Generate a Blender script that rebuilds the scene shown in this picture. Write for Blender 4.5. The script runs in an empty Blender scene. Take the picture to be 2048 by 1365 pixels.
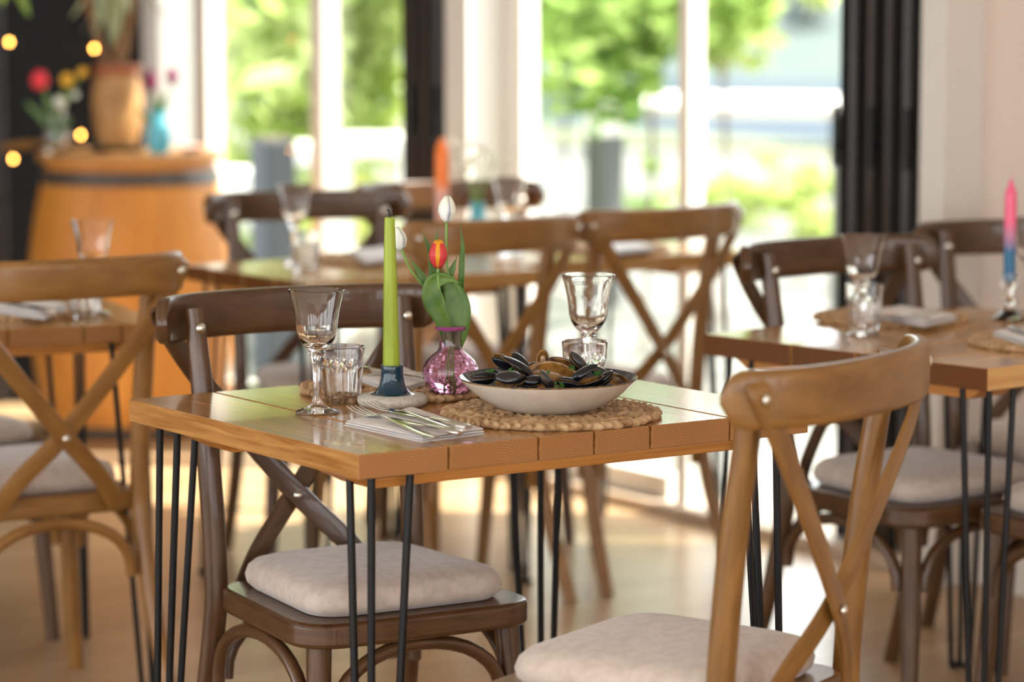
import bpy, math, random
from math import sin, cos, pi, radians, sqrt
from mathutils import Vector, Matrix
random.seed(7)
C = bpy.context.scene.collection
sc = bpy.context.scene

# ------------------------------------------------------------------ camera, world, sun, exposure
TH = radians(34.1); CH = 1.393; PITCH = math.atan(696.5/6000)
cam_d = bpy.data.cameras.new('camera'); cam = bpy.data.objects.new('camera', cam_d); C.objects.link(cam)
cam.location = (0, 0, CH); cam.rotation_euler = (pi/2-PITCH, 0, -TH)
cam_d.sensor_width = 36; cam_d.lens = 6000/2048*36; cam_d.clip_end = 600
cam_d.dof.use_dof = True; cam_d.dof.focus_distance = 4.58; cam_d.dof.aperture_fstop = 2.5
sc.camera = cam
w = bpy.data.worlds.new('world'); sc.world = w; w.use_nodes = True
bg = w.node_tree.nodes['Background']; bg.inputs[0].default_value = (0.93, 0.97, 1.0, 1); bg.inputs[1].default_value = 2.2
sun_d = bpy.data.lights.new('sun', 'SUN'); sun = bpy.data.objects.new('sun', sun_d); C.objects.link(sun)
sun_d.energy = 7.0; sun_d.angle = radians(1.0); sun_d.color = (1, 0.95, 0.84)
sun.rotation_euler = Vector((0.50, -0.42, 1.0)).to_track_quat('Z', 'Y').to_euler()
sc.view_settings.view_transform = 'Standard'; sc.view_settings.look = 'None'
sc.view_settings.gamma = 1; sc.view_settings.use_curve_mapping = False
sc.view_settings.exposure = 1.45
sc.cycles.use_denoising = True
sc.cycles.max_bounces = 14; sc.cycles.transmission_bounces = 12; sc.cycles.transparent_max_bounces = 16
sc.cycles.sample_clamp_indirect = 8

ct, st = cos(TH), sin(TH)
def at(px, py, z):
    """point at height z seen at pixel (px,py) of the 2048x1365 photograph"""
    a = (px-1024)/6000; b = -(py-682.5)/6000; c_, s_ = cos(PITCH), sin(PITCH)
    dx, dy, dz = a, c_+b*s_, -s_+b*c_
    t = (z-CH)/dz
    return Vector((ct*dx*t+st*dy*t, -st*dx*t+ct*dy*t, z))
def depth(p): return st*p[0]+ct*p[1]
def atY(px, py, Y):
    a = (px-1024)/6000; b = -(py-682.5)/6000; c_, s_ = cos(PITCH), sin(PITCH)
    dx, dy, dz = a, c_+b*s_, -s_+b*c_
    X_, Y_ = ct*dx+st*dy, -st*dx+ct*dy
    t = Y/Y_
    return Vector((X_*t, Y, CH+dz*t))
def atD(px, py, d):
    a = (px-1024)/6000; b = -(py-682.5)/6000; c_, s_ = cos(PITCH), sin(PITCH)
    dx, dy, dz = a, c_+b*s_, -s_+b*c_
    t = d/dy
    return Vector(((ct*dx+st*dy)*t, (-st*dx+ct*dy)*t, CH+dz*t))

# ------------------------------------------------------------------ materials
def mat(name, col, rough=0.5, metal=0, spec=0.5, trans=0, ior=1.45, emit=None, es=0, coat=0, sheen=0, sub=0):
    m = bpy.data.materials.new(name); m.use_nodes = True
    b = m.node_tree.nodes['Principled BSDF']
    b.inputs['Base Color'].default_value = (*col, 1); b.inputs['Roughness'].default_value = rough
    b.inputs['Metallic'].default_value = metal; b.inputs['Specular IOR Level'].default_value = spec
    b.inputs['Transmission Weight'].default_value = trans; b.inputs['IOR'].default_value = ior
    b.inputs['Coat Weight'].default_value = coat; b.inputs['Sheen Weight'].default_value = sheen
    if emit: b.inputs['Emission Color'].default_value = (*emit, 1); b.inputs['Emission Strength'].default_value = es
    if sub: b.inputs['Subsurface Weight'].default_value = sub; b.inputs['Subsurface Radius'].default_value = (.02, .012, .006)
    return m
def N(m, t, **kw):
    n = m.node_tree.nodes.new(t)
    for k, v in kw.items():
        if k.startswith('i_'): n.inputs[k[2:].replace('_', ' ')].default_value = v
        else: setattr(n, k, v)
    return n
def L(m, a, b): m.node_tree.links.new(a, b)
def ramp(m, fac, stops):
    r = N(m, 'ShaderNodeValToRGB'); e = r.color_ramp.elements
    e[0].position, e[0].color = stops[0][0], (*stops[0][1], 1)
    e[1].position, e[1].color = stops[-1][0], (*stops[-1][1], 1)
    for p, c in stops[1:-1]:
        x = e.new(p); x.color = (*c, 1)
    L(m, fac, r.inputs[0]); return r.outputs[0]
def bump(m, height, strength=0.2, dist=0.002):
    b = N(m, 'ShaderNodeBump'); b.inputs['Strength'].default_value = strength; b.inputs['Distance'].default_value = dist
    L(m, height, b.inputs['Height']); L(m, b.outputs[0], m.node_tree.nodes['Principled BSDF'].inputs['Normal'])
def wood(name, c1, c2, rough=0.4, su=3, sv=70, coat=0.0, bs=0.15, spec=.5, knots=False):
    """grain runs along U (metres)"""
    m = mat(name, c1, rough, coat=coat, spec=spec)
    uv = N(m, 'ShaderNodeTexCoord'); mp = N(m, 'ShaderNodeMapping')
    mp.inputs['Scale'].default_value = (su, sv, 1); L(m, uv.outputs['UV'], mp.inputs[0])
    n1 = N(m, 'ShaderNodeTexNoise'); n1.inputs['Scale'].default_value = 1; n1.inputs['Detail'].default_value = 6
    n1.inputs['Distortion'].default_value = 0.6
    L(m, mp.outputs[0], n1.inputs['Vector'])
    mp2 = N(m, 'ShaderNodeMapping'); mp2.inputs['Scale'].default_value = (su*.8, sv*.18, 1); L(m, uv.outputs['UV'], mp2.inputs[0])
    n2 = N(m, 'ShaderNodeTexNoise'); n2.inputs['Scale'].default_value = 1; n2.inputs['Detail'].default_value = 3
    L(m, mp2.outputs[0], n2.inputs['Vector'])
    mx = N(m, 'ShaderNodeMath', operation='MULTIPLY'); L(m, n2.outputs[0], mx.inputs[0]); mx.inputs[1].default_value = .35
    mh = N(m, 'ShaderNodeMath', operation='MULTIPLY_ADD'); L(m, n1.outputs[0], mh.inputs[0]); mh.inputs[1].default_value = .65; L(m, mx.outputs[0], mh.inputs[2])
    mid = tuple((a+b)/2 for a, b in zip(c1, c2))
    col = ramp(m, mh.outputs[0], [(.39, c2), (.5, mid), (.60, c1)] if 'pine' in name else [(.30, c2), (.5, mid), (.68, c1)])
    L(m, col, m.node_tree.nodes['Principled BSDF'].inputs['Base Color'])
    bump(m, n1.outputs[0], bs, 0.001)
    return m
def noisecol(m, c1, c2, scale=20, detail=4, lo=.35, hi=.65, coord='Object', bs=0, bd=.002):
    t = N(m, 'ShaderNodeTexCoord'); n = N(m, 'ShaderNodeTexNoise'); n.inputs['Scale'].default_value = scale
    n.inputs['Detail'].default_value = detail; L(m, t.outputs[coord], n.inputs['Vector'])
    L(m, ramp(m, n.outputs[0], [(lo, c1), (hi, c2)]), m.node_tree.nodes['Principled BSDF'].inputs['Base Color'])
    if bs: bump(m, n.outputs[0], bs, bd)
    return m
def thin_glass(name, tint=(.97, .99, .98), ior=1.45):
    m = bpy.data.materials.new(name); m.use_nodes = True; nt = m.node_tree; nt.nodes.clear()
    o = nt.nodes.new('ShaderNodeOutputMaterial'); mx = nt.nodes.new('ShaderNodeMixShader')
    tr = nt.nodes.new('ShaderNodeBsdfTransparent'); gl = nt.nodes.new('ShaderNodeBsdfGlossy'); fr = nt.nodes.new('ShaderNodeLayerWeight')
    tr.inputs[0].default_value = (*tint, 1); gl.inputs['Roughness'].default_value = 0.0; fr.inputs[0].default_value = .18
    pw = nt.nodes.new('ShaderNodeMath'); pw.operation = 'MULTIPLY'; pw.inputs[1].default_value = .35; nt.links.new(fr.outputs['Facing'], pw.inputs[0]); nt.links.new(pw.outputs[0], mx.inputs[0]); nt.links.new(tr.outputs[0], mx.inputs[1]); nt.links.new(gl.outputs[0], mx.inputs[2])
    nt.links.new(mx.outputs[0], o.inputs[0]); return m

W_table = wood('lacquered_pine', (.52, .27, .085), (.30, .125, .030), .19, su=5, sv=85, coat=.2, bs=.12)
W_table2 = wood('lacquered_pine_light', (.60, .34, .12), (.46, .22, .06), .2, su=3, sv=60, coat=.3, bs=.12)
W_batten = wood('pine_batten', (.62, .27, .05), (.42, .14, .02), .4, su=3, sv=120)
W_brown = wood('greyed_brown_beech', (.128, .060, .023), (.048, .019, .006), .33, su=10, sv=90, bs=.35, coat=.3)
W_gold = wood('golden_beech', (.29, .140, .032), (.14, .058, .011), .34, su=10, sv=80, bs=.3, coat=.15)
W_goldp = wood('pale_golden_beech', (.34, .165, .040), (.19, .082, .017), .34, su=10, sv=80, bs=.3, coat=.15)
W_plank = wood('barrel_oak', (.72, .30, .05), (.50, .17, .02), .5, su=2, sv=24)
W_lid = wood('barrel_board_oak', (.60, .30, .10), (.45, .19, .05), .5, su=3, sv=30)
def end_grain(name, c1, c2, ring=560):
    m = mat(name, c1, .45, spec=.25)
    uv = N(m, 'ShaderNodeTexCoord'); ln = N(m, 'ShaderNodeVectorMath', operation='LENGTH')
    nz = N(m, 'ShaderNodeTexNoise'); nz.inputs['Scale'].default_value = 30
    L(m, uv.outputs['UV'], nz.inputs['Vector'])
    ms = N(m, 'ShaderNodeMath', operation='MULTIPLY_ADD'); ms.inputs[1].default_value = .004
    L(m, uv.outputs['UV'], ln.inputs[0]); L(m, nz.outputs[0], ms.inputs[0]); L(m, ln.outputs['Value'], ms.inputs[2])
    mm = N(m, 'ShaderNodeMath', operation='MULTIPLY'); mm.inputs[1].default_value = ring*2*pi/2.4; L(m, ms.outputs[0], mm.inputs[0])
    si = N(m, 'ShaderNodeMath', operation='SINE'); L(m, mm.outputs[0], si.inputs[0])
    ma = N(m, 'ShaderNodeMath', operation='MULTIPLY_ADD'); ma.inputs[1].default_value = .5; ma.inputs[2].default_value = .5
    L(m, si.outputs[0], ma.inputs[0])
    L(m, ramp(m, ma.outputs[0], [(0, c2), (.7, c1)]), m.node_tree.nodes['Principled BSDF'].inputs['Base Color'])
    return m
W_end = end_grain('pine_end_grain', (.40, .185, .065), (.29, .125, .040))
W_end2 = end_grain('pine_end_grain_dark', (.17, .062, .014), (.10, .032, .006))
blackm = mat('black_steel', (.006, .006, .007), .35, spec=.3)
steel = mat('polished_steel', (.78, .76, .72), .12, 1)
screwm = mat('nickel_screw', (.72, .70, .62), .25, 1)
cushm = noisecol(mat('oatmeal_velvet', (.6, .5, .42), .9, sheen=.35, spec=.15), (.60, .51, .44), (.50, .415, .35), 60, 5, bs=.15, bd=.001)
glassm = mat('clear_glass', (1, 1, 1), 0, trans=1, ior=1.46)
pinkg = mat('pink_glass', (.98, .70, .95), .02, trans=1, ior=1.42)
blueg = mat('turquoise_glass', (.22, .74, .88), .1, trans=.45, ior=1.4)
waterm = mat('water', (.99, .93, .98), 0, trans=1, ior=1.33)
pane_m = thin_glass('window_glass')
linen = noisecol(mat('white_linen', (.8, .78, .76), .9, spec=.1), (.82, .79, .77), (.74, .71, .69), 350, 2, bs=.2, bd=.0005)
seagrass = noisecol(mat('woven_water_hyacinth', (.5, .33, .18), .55, spec=.4), (.66, .45, .25), (.30, .155, .06), 45, 5, .3, .7, bs=.4, bd=.001)
candle_g = mat('lime_green_wax', (.34, .43, .035), .38, sub=.25)
candle_p = mat('pink_wax', (.85, .16, .28), .4, sub=.2)
wickm = mat('black_wick', (.02, .02, .02), .8)
holder_m = mat('petrol_blue_glaze', (.004, .030, .055), .08, spec=.5, coat=.15)
holder_b = noisecol(mat('speckled_cream_stoneware', (.6, .55, .47), .6), (.64, .60, .53), (.50, .45, .38), 220, 2, .4, .62)
bowl_o = noisecol(mat('cream_glaze', (.66, .60, .5), .16, spec=.5), (.70, .64, .55), (.64, .57, .48), 40, 3, coord='Object')
bowl_i = noisecol(mat('dark_speckled_glaze', (.03, .04, .05), .12), (.02, .03, .045), (.10, .11, .12), 160, 3, .45, .75)
bowl_r = noisecol(mat('bronze_rim_glaze', (.3, .17, .03), .25), (.34, .18, .03), (.05, .035, .02), 130, 3, .45, .7)
mus_o = noisecol(mat('mussel_shell_black', (.01, .011, .018), .2, spec=.4, coat=.15), (.003, .0035, .006), (.012, .013, .018), 70, 4, .35, .75, bs=.12)
mus_i = noisecol(mat('mussel_shell_inner_amber', (.25, .11, .02), .25, coat=.5), (.36, .17, .035), (.05, .02, .008), 45, 3, .38, .66)
mus_t = noisecol(mat('mussel_shell_tan_streaked', (.2, .1, .03), .2, coat=.5), (.012, .011, .014), (.34, .18, .06), 22, 3, .50, .60)
mus_g = noisecol(mat('mussel_shell_grey', (.05, .05, .05), .25, coat=.3), (.022, .022, .025), (.05, .047, .045), 60, 3)
meat_m = noisecol(mat('mussel_meat', (.5, .33, .18), .35, sub=.2), (.60, .42, .26), (.30, .18, .09), 120, 3)
broth = noisecol(mat('dark_broth', (.03, .025, .012), .3), (.02, .016, .008), (.07, .045, .015), 60, 3)
pars = mat('parsley_green', (.035, .15, .015), .5)
leafm = noisecol(mat('tulip_leaf', (.09, .24, .03), .38, sub=.1), (.045, .125, .010), (.12, .225, .032), 25, 3)
stemm = mat('tulip_stem', (.20, .36, .07), .45)
petal_w = noisecol(mat('white_petal', (.9, .88, .78), .5, sub=.6), (.93, .92, .84), (.86, .86, .70), 40, 2)
petal_r = mat('red_petal', (.66, .05, .055), .4, sub=.15)
petal_y = mat('yellow_petal_edge', (.95, .42, .02), .4, sub=.15)
petal_p = mat('purple_petal', (.22, .004, .07), .45, sub=.1)
flower_r = mat('coral_red_petal', (.85, .04, .06), .5)
flower_y = mat('yellow_bloom', (.85, .45, .02), .5)
cream = mat('cream_painted_wood', (.73, .68, .61), .45)
tan = mat('beige_painted_reveal', (.56, .44, .33), .6)
beige = mat('beige_wall_paint', (.70, .58, .49), .8)
whitep = mat('white_wall_paint', (.78, .77, .74), .7)
darkm = mat('charcoal_wall_paint', (.007, .007, .009), .7, spec=.2)
frame_d = mat('dark_bronze_aluminium', (.085, .065, .052), .35)
frame_g = mat('graphite_aluminium', (.13, .12, .125), .4)

# ------------------------------------------------------------------ mesh helpers
class MB:
    def __init__(s): s.v = []; s.f = []; s.uv = []; s.m = []
    def face(s, idx, uv=None, m=0):
        s.f.append(tuple(idx)); s.uv.append(uv or [(0, 0)]*len(idx)); s.m.append(m)
    def box(s, a, b, g=0, m=0, me=None, end=None):
        """axis aligned box a..b, grain along axis g; faces across the grain take slot me"""
        a = list(a); b = list(b); n = len(s.v); off = random.random()*7
        for k in range(8): s.v.append(tuple((b if k >> i & 1 else a)[i] for i in range(3)))
        for ax in range(3):
            o = [i for i in range(3) if i != ax]
            for sd in (0, 1):
                q = [(0, 0), (1, 0), (1, 1), (0, 1)]
                ids = []; uv = []
                for (i, j) in q:
                    k = (sd << ax) | (i << o[0]) | (j << o[1]); ids.append(n+k); p = s.v[n+k]
                    if ax == g:
                        if end: uv.append((p[o[0]]-end[0], p[o[1]]-end[1]))
                        else: uv.append((p[o[0]]+off, p[o[1]]+off))
                    else:
                        v = [i_ for i_ in o if i_ != g][0]; uv.append((p[g]+off, p[v]+off*3))
                flip = (sd == 1) != (ax != 1)
                if flip: ids = ids[::-1]; uv = uv[::-1]
                s.face(ids, uv, me if (me is not None and ax == g) else m)
    def tube(s, P, R, T=None, seg=12, up=None, m=0, cap=True, ex=2.0, tw=None):
        """R: half widths along side axis; T: half thickness along 'up' axis"""
        P = [Vector(p) for p in P]; n = len(P)
        if not hasattr(R, '__len__'): R = [R]*n
        if T is None: T = R
        elif not hasattr(T, '__len__'): T = [T]*n
        off = random.random()*9; ul = off; rings = []
        U = Vector(up) if up is not None and not isinstance(up, list) else None
        prev = None
        for i in range(n):
            t = (P[min(i+1, n-1)]-P[max(i-1, 0)]).normalized()
            if isinstance(up, list): u0 = Vector(up[i])
            elif U is not None: u0 = U
            else: u0 = prev if prev is not None else (Vector((0, 0, 1)) if abs(t.z) < .9 else Vector((0, 1, 0)))
            sd = t.cross(u0)
            if sd.length < 1e-6: sd = t.orthogonal()
            sd.normalize(); u = sd.cross(t).normalized(); prev = u
            if i: ul += (P[i]-P[i-1]).length
            ring = []
            for k in range(seg):
                a = 2*pi*k/seg; ca, sa = cos(a), sin(a)
                x = math.copysign(abs(ca)**(2/ex), ca)*R[i]; y = math.copysign(abs(sa)**(2/ex), sa)*T[i]
                ring.append(len(s.v)); s.v.append(tuple(P[i]+sd*x+u*y))
            rings.append((ring, ul))
        per = 2*pi*max(max(R), max(T))*.8
        for i in range(n-1):
            a, ua = rings[i]; b, ub = rings[i+1]
            for k in range(seg):
                k2 = (k+1) % seg; v0, v1 = per*k/seg+off, per*(k+1)/seg+off
                s.face((a[k], a[k2], b[k2], b[k]), [(ua, v0), (ua, v1), (ub, v1), (ub, v0)], m)
        if cap:
            s.face(rings[0][0][::-1], [(off+.01*cos(2*pi*k/seg), off+.01*sin(2*pi*k/seg)) for k in range(seg)], m)
            s.face(rings[-1][0], [(off+.01*cos(2*pi*k/seg), off+.01*sin(2*pi*k/seg)) for k in range(seg)], m)
        return s
    def lathe(s, prof, seg=48, c=(0, 0, 0), m=0, mf=None, rad=None, closed=False):
        n = len(prof); st_ = len(s.v); c = Vector(c)
        for (r, z) in prof:
            for k in range(seg):
                a = 2*pi*k/seg; rr = r*(rad(a, z) if rad else 1)
                s.v.append((c.x+rr*cos(a), c.y+rr*sin(a), c.z+z))
        for i in range(n-1 if not closed else n):
            j = (i+1) % n
            for k in range(seg):
                k2 = (k+1) % seg
                mm = mf(prof[i], prof[j], i) if mf else m
                s.face((st_+i*seg+k, st_+i*seg+k2, st_+j*seg+k2, st_+j*seg+k),
                       [(prof[i][1], k/seg), (prof[i][1], (k+1)/seg), (prof[j][1], (k+1)/seg), (prof[j][1], k/seg)], mm)
        if not closed:
            if prof[0][0] > 1e-6: s.face([st_+k for k in range(seg)][::-1], None, mf(prof[0], prof[1], 0) if mf else m)
            if prof[-1][0] > 1e-6: s.face([st_+(n-1)*seg+k for k in range(seg)], None, mf(prof[-2], prof[-1], n-2) if mf else m)
        return s
    def ball(s, c, r, seg=12, rings=8, m=0, sc_=(1, 1, 1), rot=None):
        c = Vector(c); n = len(s.v)
        for i in range(rings+1):
            ph = pi*i/rings
            for k in range(seg):
                a = 2*pi*k/seg; p = Vector((sin(ph)*cos(a)*sc_[0], sin(ph)*sin(a)*sc_[1], cos(ph)*sc_[2]))*r
                if rot is not None: p = rot @ p
                s.v.append(tuple(c+p))
        for i in range(rings):
            for k in range(seg):
                k2 = (k+1) % seg
                s.face((n+i*seg+k, n+(i+1)*seg+k, n+(i+1)*seg+k2, n+i*seg+k2), None, m)
        return s
    def prism(s, pts, z0, z1, m=0, ms=None):
        n = len(s.v); k = len(pts); off = random.random()*5
        for z in (z0, z1):
            for (x, y) in pts: s.v.append((x, y, z))
        s.face([n+i for i in range(k)][::-1], [(pts[i][0], pts[i][1]) for i in range(k)][::-1], m)
        s.face([n+k+i for i in range(k)], [(p[0]+off, p[1]+off) for p in pts], m)
        u = off
        for i in range(k):
            j = (i+1) % k; d = math.dist(pts[i], pts[j])
            s.face((n+i, n+j, n+k+j, n+k+i), [(u, z0), (u+d, z0), (u+d, z1), (u, z1)], m if ms is None else ms); u += d
        return s
    def build(s, name, mats, parent=None, smooth=40, bevel=0, seg=2, link=True):
        me = bpy.data.meshes.new(name); me.from_pydata(s.v, [], s.f)
        if not isinstance(mats, (list, tuple)): mats = [mats]
        for m_ in mats: me.materials.append(m_)
        ul = me.uv_layers.new(name='UVMap'); flat = [c for f in s.uv for p in f for c in p]
        ul.data.foreach_set('uv', flat); me.polygons.foreach_set('material_index', s.m)
        me.validate(); me.update()
        if smooth:
            me.polygons.foreach_set('use_smooth', [True]*len(me.polygons)); me.set_sharp_from_angle(angle=radians(smooth))
        o = bpy.data.objects.new(name, me); C.objects.link(o)
        if parent: o.parent = parent
        if bevel:
            b = o.modifiers.new('bevel', 'BEVEL'); b.width = bevel; b.segments = seg; b.limit_method = 'ANGLE'; b.angle_limit = radians(40)
        return o
def tag(o, label, cat, group=None, kind=None):
    o['label'] = label; o['category'] = cat
    if group: o['group'] = group
    if kind: o['kind'] = kind
    return o
def thing(name, label, cat, loc=(0, 0, 0), rz=0, group=None):
    o = bpy.data.objects.new(name, None); o.empty_display_size = .05; C.objects.link(o)
    o.location = loc; o.rotation_euler = (0, 0, rz); return tag(o, label, cat, group)
def struct(name, mb, m, label=None, **kw):
    o = mb.build(name, m, **kw); o['kind'] = 'structure'
    if label: o['label'] = label
    return o
def dup(root, label, loc=None, rz=None, group=None, mats=None, name=None):
    def cp(o, par):
        c = o.copy(); C.objects.link(c); c.parent = par
        for ch in o.children: cp(ch, c)
        return c
    r = cp(root, None)
    if loc is not None: r.location = loc
    if rz is not None: r.rotation_euler = (0, 0, rz)
    r['label'] = label
    if group: r['group'] = group
    return r
def lerp(a, b, t): return a+(b-a)*t
def bez(P, n=16):
    """catmull-rom through points"""
    P = [Vector(p) for p in P]; out = []
    Q = [2*P[0]-P[1]]+P+[2*P[-1]-P[-2]]
    for i in range(len(P)-1):
        p0, p1, p2, p3 = Q[i:i+4]
        for k in range(n):
            t = k/n
            out.append(.5*((2*p1)+(-p0+p2)*t+(2*p0-5*p1+4*p2-p3)*t*t+(-p0+3*p1-3*p2+p3)*t**3))
    out.append(P[-1]); return out

# ------------------------------------------------------------------ the setting
WX = 4.82; EY = 9.42
def floor_mat():
    m = mat('pale_oak_floor', (.5, .35, .22), .3, spec=.5)
    t = N(m, 'ShaderNodeTexCoord'); mp = N(m, 'ShaderNodeMapping'); mp.inputs['Rotation'].default_value = (0, 0, 0)
    L(m, t.outputs['Object'], mp.inputs[0])
    br = N(m, 'ShaderNodeTexBrick'); br.inputs['Scale'].default_value = 1; br.inputs['Brick Width'].default_value = 1.4
    br.inputs['Row Height'].default_value = .14; br.inputs['Mortar Size'].default_value = .0015; br.inputs['Bias'].default_value = 0
    br.inputs['Color1'].default_value = (.56, .37, .21, 1); br.inputs['Color2'].default_value = (.46, .285, .15, 1); br.inputs['Mortar'].default_value = (.30, .18, .09, 1)
    L(m, mp.outputs[0], br.inputs['Vector'])
    mp2 = N(m, 'ShaderNodeMapping'); mp2.inputs['Scale'].default_value = (2.5, 22, 1); L(m, t.outputs['Object'], mp2.inputs[0])
    n = N(m, 'ShaderNodeTexNoise'); n.inputs['Scale'].default_value = 1; n.inputs['Detail'].default_value = 5; L(m, mp2.outputs[0], n.inputs['Vector'])
    mx = N(m, 'ShaderNodeMix', data_type='RGBA', blend_type='MULTIPLY'); mx.inputs[0].default_value = .55
    L(m, br.outputs[0], mx.inputs[6]); L(m, ramp(m, n.outputs[0], [(.3, (.55, .5, .46)), (.65, (1, 1, 1))]), mx.inputs[7])
    L(m, mx.outputs[2], m.node_tree.nodes['Principled BSDF'].inputs['Base Color'])
    return m
b = MB(); b.box((-4, -2.5, -.1), (WX+.1, EY+.1, 0)); struct('floor', b, floor_mat(), smooth=0)
b = MB(); b.box((-3.6, -2.6, 2.75), (WX+.14, EY+.1, 2.85)); struct('ceiling', b, whitep, smooth=0)
b = MB(); b.box((-3.6, EY, 0), (WX+.14, EY+.12, 2.75)); struct('wall_back', b, darkm, 'charcoal painted wall hung with fairy lights behind the barrel', smooth=0)
# window wall (plane x = WX), built pier by pier
def pier(y0, y1, x0=0.0, x1=.14, m=whitep, z0=0, z1=2.75, name='wall_right', g=2):
    b = MB(); b.box((WX+x0, y0, z0), (WX+x1, y1, z1), g); return struct(name, b, m, smooth=0, bevel=.003)
def ypx(p, X): a = (p-1024)/6000; return X*(ct-st*a)/(st+ct*a)
def xpx(p, Y): a = (p-1024)/6000; return Y*(st+ct*a)/(ct-st*a)
def post(pl, pm, pr, X0, m, name):
    """upright whose inner face shows between columns pl..pm and whose side shows between pm..pr"""
    y1, y0 = ypx(pl, X0), ypx(pm, X0); X1 = xpx(pr, y0)
    b = MB(); b.box((X0, y0, 0), (X1, y1, 2.75), 2); struct(name, b, m, smooth=0, bevel=.002); return X1, y0, y1
pier(9.30, EY); pier(8.93, EY, z0=2.42)                                             # white wall beside the dark end wall
post(388, 415, 448, 4.80, cream, 'trim_1')                  # frame of the first window
post(622, 645, 680, 4.80, cream, 'trim_2')                  # mullion
xa, ya, _ = post(890, 935, 1008, 4.76, cream, 'trim_3')     # pier beside the folded doors
post(1008, 1043, 1077, xa, cream, 'trim_4')
post(1356, 1376, 1410, 4.80, cream, 'trim_5')               # mullion beside the open doorway
post(1838, 1886, 1985, 4.72, cream, 'trim_6')               # pier beside the near folded doors
pier(-2.6, 5.28, 0.02, .16, beige)
pier(.6, 5.15, 0, .02, cream, z1=.12, name='baseboard_right')
pier(9.30, EY, -.018, 0, cream, z1=.12, name='baseboard_corner')
sheer = bpy.data.materials.new('white_translucent_sheet'); sheer.use_nodes = True; nt = sheer.node_tree; nt.nodes.clear()  # opening and translucent sheet added so daylight brightens the white wall strip
so, sm, sd, stl = (nt.nodes.new(k) for k in ('ShaderNodeOutputMaterial', 'ShaderNodeMixShader', 'ShaderNodeBsdfDiffuse', 'ShaderNodeBsdfTranslucent'))
sd.inputs[0].default_value = (.85, .85, .82, 1); stl.inputs[0].default_value = (.55, .55, .53, 1); sm.inputs[0].default_value = .5
nt.links.new(sd.outputs[0], sm.inputs[1]); nt.links.new(stl.outputs[0], sm.inputs[2]); nt.links.new(sm.outputs[0], so.inputs[0])
b = MB(); n = 40
for i in range(n+1):
    y = 8.95+.36*i/n; x = WX+.03+.012*sin(i*1.25); b.v += [(x, y, .04), (x, y, 2.43)]
for i in range(n): b.face((2*i, 2*i+2, 2*i+3, 2*i+1))
tag(b.build('backlit_wall_sheet', sheer), 'added translucent white sheet brightening the wall strip between the dark wall and the first window frame', 'curtain')
b = MB(); b.box((-1.2, EY-.018, 0), (WX, EY, .12)); struct('baseboard_back', b, darkm, smooth=0)
b = MB(); b.box((WX-.03, 5.385, 2.43), (WX+.14, 8.93, 2.75)); struct('wall_lintel', b, whitep, smooth=0)
b = MB(); b.box((WX-.05, 5.385, 0), (WX+.16, 8.93, .035), 1); struct('trim_sill', b, tan, smooth=0, bevel=.004)
def window(n, y0, y1):
    b = MB(); b.box((WX+.03, y0, .09), (WX+.036, y1, 2.40)); o = struct('window_%d' % n, b, pane_m, smooth=0)
    f = MB()
    for (a, c_) in (((WX+.0, y0, .035), (WX+.05, y1, .10)), ((WX, y0, 2.36), (WX+.05, y1, 2.42))): f.box(a, c_, 1)
    fo = f.build('window_frame', cream, o, smooth=0); return o
# the room behind and left of the photographer, with its own window openings
b = MB()
for (a, c_) in [((-3.6, -2.6, 0), (WX+.14, -2.48, .55)), ((-3.6, -2.6, 2.25), (WX+.14, -2.48, 2.75))]: b.box(a, c_)
for x in (-3.6, -1.75, .1, 1.95, 3.8): b.box((x, -2.6, .55), (x+.45, -2.48, 2.25))
struct('wall_front', b, beige, smooth=0)
b = MB()
for (a, c_) in [((-3.6, -2.48, 0), (-3.48, EY, .40)), ((-3.6, -2.48, 2.45), (-3.48, EY, 2.75))]: b.box(a, c_)
for y in (-2.48, -.5, 1.5, 3.5, 5.5, 7.5): b.box((-3.6, y, .40), (-3.48, y+.35, 2.45))
struct('wall_left', b, beige, smooth=0)
window(1, 8.27, 8.86); window(2, 7.80, 8.19); window(3, 6.37, 7.04)
# folded bifold leaves standing outward, edge on
def leaf_stack(y0, n, pitch, label, group, Wd=.62):
    for i in range(n):
        y = y0+i*pitch; t = .052 if pitch > .055 else .04
        r = thing('folding_door', label[i], 'door', (WX+.02, y, .04), 0, group)
        fm = (frame_d, frame_g)[i % 3 == 1]
        s = MB(); H_ = 2.34
        s.box((0, -t/2, 0), (.06, t/2, H_), 2); s.box((Wd-.06, -t/2, 0), (Wd, t/2, H_), 2)
        s.box((.06, -t/2, 0), (Wd-.06, t/2, .07)); s.box((.06, -t/2, H_-.07), (Wd-.06, t/2, H_))
        fr_o = s.build('door_frame', fm, r, smooth=0, bevel=.004)
        g = MB(); g.box((.06, -.004, .07), (Wd-.06, .004, H_-.07)); g.build('pane', pane_m, r, smooth=0)
        e = MB(); e.box((-.012, -t*.18, .0), (.0, t*.18, H_), 2); e.build('seal_strip', blackm, r, smooth=0)
        if i % 2 == 0:
            h = MB(); h.tube([(-.012, 0, .98), (-.035, 0, .98)], .008, seg=8); h.tube([(-.033, 0, .93), (-.033, 0, 1.08)], .009, seg=8)
            h.build('handle', blackm, fr_o)
leaf_stack(7.505, 4, .070, ['dark folded glass door leaf, nearest the timber reveal in the far stack', 'dark folded glass door leaf, second from the reveal in the far stack',
     'dark folded glass door leaf, third from the reveal in the far stack', 'dark folded glass door leaf, outermost by the green window in the far stack'], 'folded door leaves of the far stack', .30)
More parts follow.
